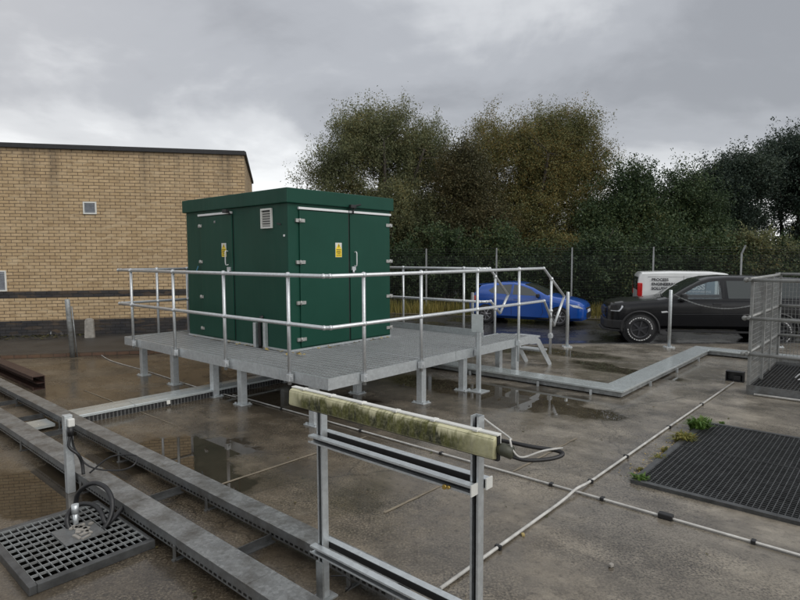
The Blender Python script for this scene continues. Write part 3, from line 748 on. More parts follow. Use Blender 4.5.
#@@PLATFORM
DZ = .60
def mk_platform():
    t = ythin('access_platform', 'raised galvanised steel walkway platform with tubular handrails round the green kiosk', 'platform')
    U0, VB = -5.04, 3.85
    # open bar grating, laid as panels
    pan = [(-5.0, -3.3, .03, 3.82), (-3.285, -1.66, .03, 3.82), (-1.645, -.03, .03, 1.62), (-1.645, -.03, 1.635, 3.05), (-1.645, -.03, 3.065, 3.82), (-.55, -.03, 3.835, 4.40)]
    for (u0, u1, v0, v1) in pan:
        b = MB(); z = DZ-.004
        n = int((u1-u0)/.041)
        for i in range(n+1):
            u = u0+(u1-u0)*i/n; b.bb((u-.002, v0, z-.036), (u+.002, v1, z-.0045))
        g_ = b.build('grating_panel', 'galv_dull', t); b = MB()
        for i in range(n+1):
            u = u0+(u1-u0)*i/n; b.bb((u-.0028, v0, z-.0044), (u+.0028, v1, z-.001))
        b.build('lit_bar_tops', 'galv_bright', g_); b = MB()  # duller bars under bright caps: shaded sides and lit tops put into the colour
        m_ = int((v1-v0)/.10)
        for j in range(m_+1):
            v = v0+(v1-v0)*j/m_; b.bb((u0, v-.0035, z-.010), (u1, v+.0035, z+.001))
        b.bb((u0, v0, z-.03), (u1, v0+.006, z+.002)); b.bb((u0, v1-.006, z-.03), (u1, v1, z+.002))
        b.build('cross_rods', 'galv_bright', g_)
    def beam(a, c, z0=DZ-.125, z1=DZ+.004, th=.014):
        b = MB(); a = Vector((*a, 0)); c = Vector((*c, 0)); zc = (z0+z1)/2
        b.bar((a.x, a.y, zc), (c.x, c.y, zc), th, z1-z0)
        d = (c-a).normalized(); s = Vector((d.y, -d.x, 0))
        off = (a+c)/2 - Vector(((U0)/2, 1.9, 0)); 
        if off.dot(s) > 0: s = -s
        for z in (z0+.004, ):
            b.bar((a.x+s.x*.03, a.y+s.y*.03, z), (c.x+s.x*.03, c.y+s.y*.03, z), .05, .008)
        L = (c-a).length; k = .55
        while k < L-.3:   # splice plates and bolts along the beam
            q = a+d*k-s*.011
            b.box((q.x, q.y, zc+.01), (.006, .006, z1-z0-.03), None); k += 1.05
        b.build('edge_beam', 'galv', t)
    beam((U0, 0), (-2.45, 0)); beam((-2.445, 0), (-.0075, 0)); beam((0, -.007), (0, 2.3)); beam((0, 2.305), (0, 4.46))
    beam((U0, .008), (U0, VB)); beam((U0+.008, VB), (-.56, VB), DZ-.125, DZ+.10); beam((-.56, VB+.008), (-.56, 4.30))
    b = MB(); b.bb((-.555, 4.40, DZ-.1), (-.008, 4.43, DZ-.006)); b.build('edge_beam', 'galv', t)
    # cross beams under the grating
    for v in (1.3, 2.75): 
        b = MB(); b.bb((U0+.02, v-.03, DZ-.12), (-.02, v+.03, DZ-.036)); b.build('cross_beam', 'galv_dull', t)
    for u in (-3.29, -1.66):
        b = MB(); b.bb((u-.03, .02, DZ-.12), (u+.03, 1.26, DZ-.036)); b.build('cross_beam', 'galv_dull', t)
    # legs
    for (u, v) in ((-4.60, .10), (-3.58, .10), (-2.46, .10), (-1.79, .10), (-.38, .12), (-.085, 1.67), (-.085, 2.60), (-.085, 4.05), (-1.1, 1.5), (-.48, 4.2), (-4.9, 1.6), (-4.9, 3.7), (-3.2, 3.7), (-1.6, 3.7), (-2.5, 1.3)):
        b = MB(); b.bb((u-.045, v-.045, .012), (u+.045, v+.045, DZ-.126), .004); lg = b.build('leg', 'galv', t)
        b = MB(); b.bb((u-.10, v-.08, .0), (u+.10, v+.08, .012), .002)
        for su in (-.075, .075):
            for sv in (-.055, .055): b.bb((u+su-.010, v+sv-.010, .012), (u+su+.010, v+sv+.010, .03))
        b.build('foot_plate', 'galv', lg)
    # handrails
    r1 = .0225
    def knuckle(b, p): b.ball(p, .036, (1, 1, 1))
    def rail(name, top, mid, posts, extra=()):
        b = MB(); b.tube(top, r1, 10); b.tube(mid, r1, 10)
        for e in extra: b.tube(e, r1, 10)
        for p in list(top)[1:-1]: b.ball(p, .028)
        for p in list(mid)[1:-1]: b.ball(p, .028)
        h = b.build('handrail', 'galv_bright', t)
        for (u, v, z0, z1) in posts:
            p = MB(); p.tube([(u, v, z0), (u, v, z1)], .021, 10)
            for z in (z1, z0 + (z1-z0) - .545):
                if z > z0+.15: knuckle(p, (u, v, z))
            if z0 < DZ:
                p.bb((u-.03, v-.03, DZ-.10), (u+.03, v+.03, DZ-.02), .003); p.bb((u-.045, v-.012, DZ-.075), (u+.045, v+.012, DZ-.045))
            p.build('handrail_post', 'galv_bright', h)
    zt, zm = 1.70, 1.155; e = .05
    bt = DZ-.14
    rail('front', [(-5.09, 1.15, zt), (-5.09, 0.0, zt), (-5.06, -e, zt), (.0, -e, zt), (e, -.0, zt), (e, 4.72, zt), (e, 5.0, 1.515), (e, 5.50, 1.19), (e, 5.15, .69), (e, 4.98, .97), (e, 4.75, zm)][0:7]+[(e, 5.50, 1.19)],
         [(-5.09, 1.15, zm), (-5.09, 0.0, zm), (-5.06, -e, zm), (.0, -e, zm), (e, .0, zm), (e, 4.75, zm), (e, 5.12, .70)],
         [(-5.09, .60, bt, zt), (-5.09, 1.15, bt, zt), (-4.604, -e, bt, zt), (-3.24, -e, bt, zt), (-1.92, -e, bt, zt), (-.598, -e, bt, zt), (e, .496, bt, zt), (e, 1.505, bt, zt), (e, 2.755, bt, zt), (e, 3.917, .25, zt), (e, 5.0, .22, 1.515)],
         [[(e, 5.50, 1.19), (e, 5.12, .70)]])
    vb = 3.91
    rail('back', [(-4.9, vb, zt), (-.68, vb, zt), (-.60, 4.0, zt), (-.60, 4.09, zt), (-.60, 4.68, 1.23)], [(-4.9, vb, zm), (-.68, vb, zm), (-.60, 4.0, zm), (-.60, 4.12, zm), (-.60, 4.42, .93)],
         [(-4.9, vb, bt, zt), (-3.65, vb, bt, zt), (-2.35, vb, bt, zt), (-.995, vb, bt, zt), (-.60, 4.26, bt, 1.56)], [[(-.60, 4.68, 1.23), (-.60, 4.42, .93)]])
    # step down at the open end
    b = MB()
    for u in (-.50, -.04):
        b.prism([(4.44, DZ-.05), (4.62, DZ-.04), (4.78, DZ-.10), (5.22, .03), (5.22, .0), (5.11, .0), (4.68, DZ-.165), (4.44, DZ-.15)], u-.006, u+.006, 'x')
    for (v, z) in ((4.60, DZ-.045), (4.86, .30)):
        b.bb((-.49, v-.02, z-.03), (-.05, v+.22, z))
    b.build('step', 'galv', t)
    return t
mk_platform()
pts = []
for (u0, u1, v0, v1, n) in ((-4.2, -1.7, .70, .79, 26), (-1.67, -1.55, .8, 2.7, 16), (-1.6, -1.3, .6, .8, 8), (-5, 0, 0.1, 3, 0)):
    for _ in range(n): p = W(random.uniform(u0, u1), random.uniform(v0, v1), DZ); pts.append(p)
scatter_leaves('deck_leaves', pts, .035, 'dead_leaf', 'scattered yellow fallen leaves on the platform against the kiosk', 'leaves')
# free-standing post with a blank plate beside the platform
t = ythin('sign_post', 'galvanised post with a blank steel plate on top standing beside the platform', 'post')
b = MB(); b.bb((.10, 2.66, .012), (.16, 2.70, 1.09), .003); b.build('post', 'galv', t)
b = MB(); b.bb((.02, 2.58, 0), (.24, 2.80, .012), .002); b.build('base_plate', 'galv', t)
b = MB(); b.box((.12, 2.652, .97), (.19, .008, .25), None, .003); b.build('plate', 'galv_lid', t)

#@@KIOSK
def mk_kiosk():
    t = ythin('equipment_kiosk', 'dark green plant kiosk with double doors and flat overhanging roof on the platform', 'kiosk')
    u0, u1, v0, v1, z0, z1, z2 = -4.40, -1.69, .80, 2.83, DZ+.002, 2.66, 2.83
    b = MB(); b.bb((u0, v0, z0), (u1, v1, z1), .012); b.build('body', 'green', t)
    b = MB(); b.bb((u0-.045, v0-.045, z1-.03), (u1+.045, v1+.045, z2), .012); b.build('roof', 'green', t)
    b = MB(); b.bb((u0-.012, v0-.012, z0-.001), (u1+.012, v1+.012, z0+.03)); b.build('base_trim', 'galv', t)
    def onL(px, py):   # point of the photo on the near-left face
        d = Vector(ray(px, py)); o = Vector((0, 0, EYE)); k = (W(0, v0)-o).dot(VX)/d.dot(VX); p = o+d*k; return toUV(p)[0], p.z
    def onR(px, py):
        d = Vector(ray(px, py)); o = Vector((0, 0, EYE)); k = (W(u1, 0)-o).dot(UX)/d.dot(UX); p = o+d*k; return toUV(p)[1], p.z
    # --- near-left face (faces -v): one door
    la, _ = onL(202, 250); lb_, _ = onL(233.5, 250)
    dz0, dz1 = z0+.05, 2.54
    b = MB(); b.bb((la, v0-.022, dz0), (lb_, v0-.002, dz1), .006); dl = b.build('door', 'green', t)
    b = MB(); b.bb((la-.05, v0-.034, dz1+.012), (lb_+.0, v0-.002, dz1+.045), .004); b.build('drip_bar', 'plate', t)
    b = MB(); b.bb((lb_+.004, v0-.004, dz0), (lb_+.016, v0-.001, dz1)); b.build('door_gap', 'trim', t)
    # --- right face (faces +u): two doors
    ra, _ = onR(299, 250); rm, _ = onR(348.5, 250); rb, _ = onR(388.5, 250)
    b = MB(); b.bb((u1+.002, ra, dz0), (u1+.022, rm-.016, dz1), .006); d1 = b.build('door', 'green', t)
    b = MB(); b.bb((u1+.002, rm+.016, dz0), (u1+.022, rb, dz1), .006); d2 = b.build('door', 'green', t)
    b = MB(); b.bb((u1+.001, rm-.014, dz0), (u1+.006, rm+.014, dz1)); b.build('door_gap', 'trim', t)
    b = MB(); b.bb((u1+.002, ra-.02, dz1+.012), (u1+.034, rm-.02, dz1+.045), .004); b.bb((u1+.002, rm+.0, dz1+.012), (u1+.034, rb+.03, dz1+.045), .004); b.build('drip_bar', 'plate', t)
    def hingeL(z, parent, u):
        b = MB(); b.bb((u-.055, v0-.030, z-.022), (u-.012, v0-.022, z+.022), .002); b.bb((u+.004, v0-.036, z-.022), (u+.055, v0-.022, z+.022), .003); b.tube([(u-.004, v0-.035, z-.03), (u-.004, v0-.035, z+.03)], .010, 8)
        b.bb((u-.055, v0-.023, z-.018), (u-.012, v0, z+.018)); b.build('hinge', 'hinge_steel', parent)
    def hingeR(z, parent, v, s):
        b = MB(); b.bb((u1, v-s*.065, z-.024), (u1+.030, v-s*.012, z+.024), .003); b.bb((u1+.021, v+s*.006, z-.024), (u1+.036, v+s*.085, z+.024), .003); b.tube([(u1+.036, v-s*.003, z-.03), (u1+.036, v-s*.003, z+.03)], .011, 8)
        b.build('hinge', 'hinge_steel', parent)
    for z in (2.40, 1.83, 1.27, .76): hingeL(z, dl, la); hingeR(z, d1, ra, 1); hingeR(z, d2, rb, -1)
    # handles and locks
    def handle_(p0, out, parent):
        b = MB(); p0 = Vector(p0); o = Vector(out)
        b.tube(bezier([p0+Vector((0, 0, .10)), p0+o*.045+Vector((0, 0, .10)), p0+o*.05+Vector((0, 0, 0)), p0+o*.045+Vector((0, 0, -.10)), p0+Vector((0, 0, -.10))], 4), .008, 7); b.build('handle', 'plate', parent)
    hu, hz = onL(229.5, 258); handle_((hu, v0-.022, hz), (0, -1, 0), dl)
    hv, hz = onR(353.5, 259); handle_((u1+.022, hv, hz), (1, 0, 0), d2)
    hu, hz = onL(231.5, 269); b = MB(); b.bb((hu-.05, v0-.05, hz-.03), (hu+.03, v0-.02, hz+.03), .006); b.tube([(hu, v0-.055, hz-.02), (hu, v0-.055, hz-.07)], .018, 8); b.build('lock', 'galv', dl)
    hv, hz = onR(351, 268.5); b = MB(); b.bb((u1+.02, hv-.02, hz-.03), (u1+.05, hv+.06, hz+.03), .006); b.tube([(u1+.055, hv, hz-.02), (u1+.055, hv, hz-.07)], .018, 8); b.build('lock', 'galv', d2)
    # warning notices
    def notice(parent, face, px, py):
        w, h = .125, .21
        if face == 'L': c, zc = onL(px, py); mk = lambda a, z, d0, d1: ((c+a[0], v0-.022-d1, zc+z[0]), (c+a[1], v0-.022-d0, zc+z[1]))
        else: c, zc = onR(px, py); mk = lambda a, z, d0, d1: ((u1+.022+d0, c+a[0], zc+z[0]), (u1+.022+d1, c+a[1], zc+z[1]))
        b = MB(); b.bb(*mk((-w/2, w/2), (-h/2, h/2), 0, .003)); s = b.build('warning_notice', 'white_plastic', parent)
        b = MB(); b.bb(*mk((-w/2+.004, w/2-.004), (-h/2+.004, .02), .003, .005))
        P3 = (lambda a, z, d: (c+a, v0-.022-d, zc+z)) if face == 'L' else (lambda a, z, d: (u1+.022+d, c+a, zc+z))
        b.quad(P3(-.05, .022, .0045), P3(.05, .022, .0045), P3(0, .098, .0045), P3(-.025, .06, .0045)); b.build('yellow_panel', 'yellow_sign', s)
        b = MB()
        b.quad(P3(.006, .085, .0065), P3(-.012, .052, .0065), P3(.002, .055, .0065), P3(.013, .06, .0065)); b.quad(P3(-.002, .055, .0065), P3(.012, .058, .0065), P3(-.004, .026, .0065), P3(-.001, .045, .0065))
        for (a0, a1, z) in ((-.045, .045, .004), (-.04, .035, -.018), (-.045, .04, -.036), (-.03, .03, -.054), (-.045, .045, -.078)): b.bb(*mk((a0, a1), (z-.004, z+.004), .005, .0062))
        b.build('lettering', 'ink', s)
    notice(dl, 'L', 225.3, 250); notice(d1, 'R', 337.5, 250)
    # louvred vent
    vu, vz = onL(267.3, 218.5); w, h = .25, .275
    f = MB()
    for (a0, a1, c0, c1) in ((-w/2, w/2, -h/2, -h/2+.025), (-w/2, w/2, h/2-.025, h/2), (-w/2, -w/2+.022, -h/2+.025, h/2-.025), (w/2-.022, w/2, -h/2+.025, h/2-.025)):
        f.bb((vu+a0, v0-.028, vz+c0), (vu+a1, v0-.001, vz+c1))
    for k in range(6): f.box((vu, v0-.014, vz-h/2+.045+k*.034), (w-.044, .004, .022), Matrix.Rotation(R(38), 3, 'X'))
    ve = f.build('vent', 'white_plastic', t)
    b = MB(); b.bb((vu-w/2+.02, v0-.004, vz-h/2+.02), (vu+w/2-.02, v0-.001, vz+h/2-.02)); b.build('vent_back', 'trim', ve)
    # door-top lamps (small dark fittings under the roof)
    lu, lz = onL(229.5, 212.5); b = MB(); b.bb((lu-.05, v0-.10, lz-.01), (lu+.05, v0-.046, lz+.04), .008); b.tube([(lu+.02, v0-.02, lz+.01), (lu+.09, v0-.06, lz-.03)], .014, 8); b.build('door_stay', 'trim', t)
    lv, lz = onR(351, 208); b = MB(); b.bb((u1+.046, lv-.09, lz-.01), (u1+.10, lv+.02, lz+.04), .008); b.tube([(u1+.07, lv+.0, lz+.03), (u1+.085, lv+.12, lz+.05)], .012, 8); b.tube([(u1+.06, lv, lz), (u1+.06, lv-.02, lz-.09)], .012, 8); b.build('door_stay', 'trim', t)
    # blue ribbon on the hinge, small fixings
    su, sz = onL(198, 269); b = MB(); b.bar((su+.09, v0-.045, sz+.045), (su, v0-.04, sz-.06), .006, .022); b.build('cable_tie', 'blue_tag', t)
    su, sz = onL(284.5, 235.5); b = MB(); b.bb((su-.014, v0-.012, sz-.014), (su+.014, v0-.001, sz+.014)); b.build('fixing', 'plate', t)
    su, sz = onL(280, 224); b = MB(); b.bar((su-.06, v0-.006, sz+.01), (su+.03, v0-.006, sz-.005), .004, .02); b.build('rub_mark', 'trim', t)
    su, sz = onL(216, 222); b = MB(); b.bb((su-.02, v0-.03, sz-.018), (su+.02, v0-.02, sz+.018), .003); b.build('fixing', 'galv_dull', t)
    # cable ducts rising against the near-left face
    a0, zt_ = onL(257, 315); a1, _ = onL(266.5, 315); am, _ = onL(262, 312)
    b = MB(); b.bb((a0-.03, v0-.055, DZ+.002), (a0+.035, v0-.003, DZ+.36), .003); b.build('cable_duct', 'galv', t)
    b = MB(); b.bb((a1-.02, v0-.055, DZ+.002), (a1+.03, v0-.003, DZ+.38), .003); b.build('cable_duct', 'galv', t)
    b = MB(); b.tube(bezier([(am, v0-.04, DZ+.01), (am, v0-.045, DZ+.3), (am+.012, v0-.04, DZ+.42), (am+.02, v0-.0, DZ+.45)], 5), .026, 10); b.build('cable', 'black', t)
mk_kiosk()

#@@TRAYS
def long_tray(label, u0, u1, v0, v1, zt, side, group):
    t = ythin('cable_tray', label, 'cable tray', group)
    b = MB(); b.bb((u0, v0, zt-.006), (u1, v1, zt), .001)
    x = u0+1.5
    while x < u1: b.bb((x-.0015, v0-.002, zt-.004), (x+.0015, v1+.002, zt+.002)); b.bb((x-.12, v0+.01, zt), (x-.1, v0+.03, zt+.002)); x += 1.5
    b.build('cover', 'tray_top', t)
    b = MB()
    for v in (v0+.002, v1-.006): b.bb((u0, v, zt-.085), (u1, v+.004, zt-.0065))
    b.bb((u0, v0+.006, zt-.088), (u1, v1-.006, zt-.084))
    n = int((u1-u0)/.05)
    b.build('side_rail', 'galv_dark', t)
    b = MB()
    for i in range(n): u = u0+.02+i*.05; b.bb((u, v0-.002, zt-.07), (u+.026, v0+.0015, zt-.058))
    p = b.build('slots', 'void', t); p['kind'] = 'stuff'
    u = u0+.4
    while u < u1:
        b = MB(); b.bb((u, v0-.010, .0), (u+.025, v0-.001, zt-.05)); b.bb((u, v0-.02, .0), (u+.025, v1+.02, .010)); u += 1.55
        b.build('support_foot', 'galv_dark', t)
M['tray_top'] = galv('weathered_tray_cover', (0.26, 0.265, 0.26), 0.55, 0.36, 0.55, 0.7, 46, 0.5)
long_tray('long weathered steel cable tray cover, the far one of two parallel runs', -9, 2.6, -1.845, -1.69, .15, 1, 'parallel cable tray runs')
long_tray('long weathered steel cable tray cover, the near one beside the sump grating', -8.5, 2.6, -2.35, -2.17, .15, 1, 'parallel cable tray runs')
# short struts that tie the two runs together
for lab, u in (('dark angle strut tying the two cable trays, behind the socket post', -2.05), ('dark angle strut tying the two cable trays just past the hose coil', 0.35), ('dark angle strut tying the two cable trays nearest the lamp stand', 1.55), ('dark angle strut tying the two cable trays farthest left', -3.9), ('flat dark strut between the two cable trays beside the ladder tray', -2.9)):
    b = MB(); b.bb((u-.025, -2.165, .045), (u+.025, -1.85, .052)); b.bb((u-.025, -2.165, .052), (u-.018, -1.85, .09))
    o = b.build('tray_strut', 'grating_dark', None, N0, YAW); tag(o, lab, 'strut', 'struts between the cable trays')
# tray with a bright lid crossing under the platform
t = ythin('lidded_tray', 'bright galvanised lidded cable tray with serrated edge running under the platform', 'cable tray')
for k, (v0, v1) in enumerate(((-1.66, -1.0), (-.995, .9), (.905, 2.4))):
    b = MB(); b.prism([(-2.78, .075), (-2.43, .075), (-2.43, .10), (-2.44, .105), (-2.60, .112), (-2.77, .105), (-2.78, .10)], v0, v1, 'y'); b.build('lid', 'galv_lid', t)
b = MB(); b.bb((-2.46, -1.66, .0), (-2.45, 2.4, .074)); b.bb((-2.77, -1.66, 0), (-2.76, 2.4, .074)); b.build('side_rail', 'galv_dark', t)
b = MB()
for i in range(90): v = -1.64+i*.045; b.bb((-2.449, v, .01), (-2.435, v+.02, .07))
p = b.build('serrated_edge', 'trim', t)
b = MB(); b.bb((-2.76, -2.14, .03), (-2.46, -1.87, .06)); b.build('tray_end', 'galv_lid', t)
for v in (-.6, .45):
    b = MB(); b.bb((-2.435, v, .03), (-2.42, v+.045, .075)); b.build('bracket', 'white_plastic', t)
# rusty channel lying left
t = MB(); t.bb((-9, -1.44, .19), (-4.74, -1.28, .20)); t.bb((-9, -1.29, .011), (-4.74, -1.28, .189)); t.bb((-9, -1.44, .0), (-4.74, -1.28, .01)); t.bb((-9, -1.44, .011), (-4.74, -1.432, .045)); t.bb((-9, -1.44, .15), (-4.74, -1.432, .189)); t.bb((-9, -1.38, .09), (-4.74, -1.291, .10))
o = t.build('rusty_channel', 'rust', None, N0, YAW); tag(o, 'dark rusty steel channel lying beside the far cable tray', 'channel')
# pale lidded trunking with two corners on the right
t = ythin('lidded_trunking', 'low pale galvanised trunking with flat lid turning corners across the yard', 'trunking')
def lid(poly): 
    b = MB(); b.prism(poly, .085, .115, 'z', .003); b.build('lid', 'galv_lid', t)
lid([(-2.0, 3.55), (.2, 3.55), (.2, 3.88), (-2.0, 3.88)]); lid([(.204, 3.55), (1.83, 3.55), (1.5, 3.88), (.204, 3.88)]); lid([(1.834, 3.554), (1.834, 6.0), (1.504, 6.0), (1.504, 3.884)])
lid([(1.834, 6.004), (1.834, 8.0), (1.504, 8.33), (1.504, 6.004)]); lid([(1.838, 8.0), (4.6, 8.0), (4.6, 8.33), (1.508, 8.33)])
b = MB(); b.bb((-2, 3.58, .02), (1.80, 3.59, .084)); b.bb((-2, 3.85, .02), (1.53, 3.86, .084)); b.bb((1.79, 3.591, .02), (1.80, 8.03, .084)); b.bb((1.53, 3.861, .02), (1.54, 8.3, .084)); b.bb((1.801, 8.03, .02), (4.6, 8.04, .084)); b.bb((1.541, 8.29, .02), (4.6, 8.30, .084))
b.build('side_wall', 'galv_dull', t)
for (u, v) in ((-.6, 3.53), (.6, 3.53), (1.4, 3.53), (1.845, 4.6), (1.845, 5.9), (1.845, 7.2)):
    b = MB(); b.bb((u-.014, v-.014, .0), (u+.014, v+.014, .07)); b.build('support_foot', 'galv', t)

#@@CONDUITS
def conduit(label, pts, r, clips):
    b = MB(); b.tube(pts, r, 8)
    t = ythin('conduit', label, 'conduit', 'white conduits on the yard floor'); b.build('pipe', 'white_pvc', t)
    for (u, v, horiz) in clips:
        c = MB()
        if horiz: c.bb((u-.014, v-.022, .001), (u+.014, v+.022, r*2+.008), .003)
        else: c.bb((u-.022, v-.012, .001), (u+.022, v+.012, r*2+.008), .003)
        c.build('clip', 'black', t)
conduit('straight white conduit clipped to the yard from the lamp stand towards the caged steps', [(2.67, -1.52, .016), (2.667, -.05, .016), (2.668, .10, .022), (2.669, .22, .035), (2.670, .28, .038), (2.671, .34, .035), (2.671, .46, .022), (2.671, .62, .016), (2.69, 3, .016), (2.72, 5.6, .016)], .0112, [(2.67, -.9, 0), (2.67, .55, 0), (2.675, 1.35, 0), (2.69, 2.6, 0), (2.70, 3.9, 0)])
conduit('thin white conduit running from under the platform past the grated pit', [(-2.3, .28, .013), (0, .285, .013), (2.6, .28, .013), (5.6, .26, .013)], .0092, [(-1.2, .28, 1), (.2, .283, 1), (1.3, .283, 1), (2.45, .28, 1), (2.88, .28, 1), (3.35, .278, 1), (3.9, .274, 1)])
b = MB(); b.bb((3.30, .248, .0), (3.40, .302, .04), .008); o = b.build('conduit_coupler', 'black', None, N0, YAW); tag(o, 'small black coupler block on the thin white conduit beside the grated pit', 'coupler')
# thin grey cable left of the platform
b = MB(); b.tube(bezier([G(100, 354, .01), G(112, 361, .01), G(150, 372, .01), G(200, 388, .012), G(236, 397, .012)], 8), .007, 6); o = b.build('ground_cable', 'white_pvc'); tag(o, 'thin pale cable lying on the yard from the kerb to the platform legs', 'cable')

#@@GRATINGS
def mk_pit_grate():
    u0, u1, v0, v1 = PIT
    fr = ythin('pit_frame', 'dark steel rim set round the large floor pit', 'frame')
    b = MB(); w = .05
    b.bb((u0-w, v0-w, .0), (u1+w, v0, .03)); b.bb((u0-w, v1, .0), (u1+w, v1+w, .03)); b.bb((u0-w, v0, .0), (u0, v1, .03)); b.bb((u1, v0, 0), (u1+w, v1, .03)); b.build('rim', 'grating_dark', fr)
    vm = 1.98
    for lab, a, c in (('near half of the large dark floor grating over the pit', v0+.004, vm-.006), ('far half of the large dark floor grating next to the green weeds', vm+.006, v1-.004)):
        t = ythin('floor_grating', lab, 'grating', 'gratings over the large pit')
        b = MB(); n = int((u1-u0)/.041)
        for i in range(n+1):
            u = u0+.004+(u1-u0-.008)*i/n; b.bb((u-.003, a, -.012), (u+.003, c, .028))
        b.bb((u0, a, -.012), (u1, a+.006, .029)); b.bb((u0, c-.006, -.012), (u1, c, .029))
        b.build('bearing_bars', 'grating_dark', t)
        b = MB(); m_ = int((c-a)/.040)
        for j in range(1, m_):
            v = a+(c-a)*j/m_; b.bb((u0, v-.0035, .004), (u1, v+.0035, .0265))
        b.build('cross_bars', 'grating_dark', t)
mk_pit_grate()
def mk_sump():
    u0, u1, v0, v1 = SUMP
    t = ythin('sump_grating', 'square open mesh grating over the sump with a solid centre plate', 'grating')
    b = MB(); w = .045
    b.bb((u0-w, v0-w, .0), (u1+w, v0-.001, .056), .005); b.bb((u0-w, v0-.001, .0), (u0-.001, v1+.02, .056), .005); b.bb((u1+.001, v0-.001, 0), (u1+w, v1+.02, .056), .005); b.bb((u0, v1, 0), (u1, v1+.02, .055), .004)
    b.build('frame', 'grating_dark', t)
    b = MB(); z = .052
    n = 10
    for i in range(n+1):
        u = u0+(u1-u0)*i/n; b.bb((u-.0025, v0, z-.016), (u+.0025, v1, z))
    m_ = 15
    for j in range(m_+1):
        v = v0+(v1-v0)*j/m_; b.bb((u0, v-.002, z-.012), (u1, v+.002, z-.001))
    b.build('mesh', 'galv_dull', t)
    b = MB(); b.bb((.34, -2.78, z), (.62, -2.53, z+.008), .002); b.build('centre_plate', 'galv_dark', t)
    b = MB()
    for k in range(16): b.box((random.gauss(.47, .05), random.gauss(-2.64, .035), z+.014), (random.uniform(.02, .08), random.uniform(.012, .03), .010), Matrix.Rotation(random.uniform(0, 3), 3, 'Z'))
    b.build('plate_debris', 'concrete_bit', t)
mk_sump()

# socket post with cables
t = ythin('socket_post', 'short galvanised box post with a socket beside the near cable tray', 'post')
pu, pv = -.44, -2.395
b = MB(); b.bb((pu-.03, pv-.03, 0), (pu+.03, pv+.03, .64), .003); b.build('post', 'galv', t)
b = MB(); b.bb((pu+.031, pv-.015, .55), (pu+.065, pv+.035, .615), .008); b.tube([(pu+.05, pv, .52), (pu+.05, pv, .54)], .02, 8); so = b.build('socket', 'white_plastic', t)
b = MB(); b.tube([(pu+.06, pv, .55), (pu+.06, pv, .48)], .024, 10); b.build('plug', 'black', t)
b = MB(); b.tube(bezier([(pu+.06, pv, .5), (pu+.075, pv-.02, .40), (pu+.11, pv+.03, .33), (pu+.10, pv+.06, .25), (pu+.12, pv+.06, .16)], 6), .013, 8)
b.tube(bezier([(pu+.055, pv+.01, .5), (pu+.05, pv+.03, .36), (pu+.14, pv+.10, .22), (pu+.34, pv+.22, .20), (pu+.48, pv+.30, .25), (pu+.40, pv+.36, .30), (pu+.22, pv+.24, .28), (pu+.14, pv+.10, .165)], 6), .007, 6)
b.build('cable', 'black', t)
b = MB(); b.tube(bezier([(pu-.035, pv+.0, .58), (pu-.09, pv-.0, .56), (pu-.10, pv, .50), (pu-.04, pv, .47)], 5), .008, 6); b.build('tie_loop', 'blue_tag', t)
# pump hose coil on the sump grating
q0 = G(76, 527, .05)
t = thing('pump_hose', 'thick black hose coiled on the sump grating and hooked over the near cable tray', 'hose', q0)
pl = [A(*p)-q0 for p in ((75.5, 509, 4.05), (77, 496, 4.05), (84, 487, 4.02), (95, 483, 4.0), (106, 488, 3.95), (112, 500, 3.9), (111, 515, 3.85), (104, 528, 3.8), (92, 536, 3.77), (80, 537, 3.76), (70, 530, 3.78), (67, 520, 3.8), (71, 510, 3.86), (81, 504, 3.9), (93, 505, 3.9), (101, 512, 3.86), (105, 522, 3.82), (110, 522, 3.84), (119, 512, 3.93), (127, 503, 4.02), (131, 500, 4.06))]
b = MB(); b.tube(bezier(pl, 5), .0165, 9); b.build('hose', 'black', t)
b = MB(); b.tube([(0, 0, 0), (0, 0, .10)], .018, 10); b.tube([(0, 0, .10), (0, 0, .16)], .024, 10); b.build('riser', 'galv', t)

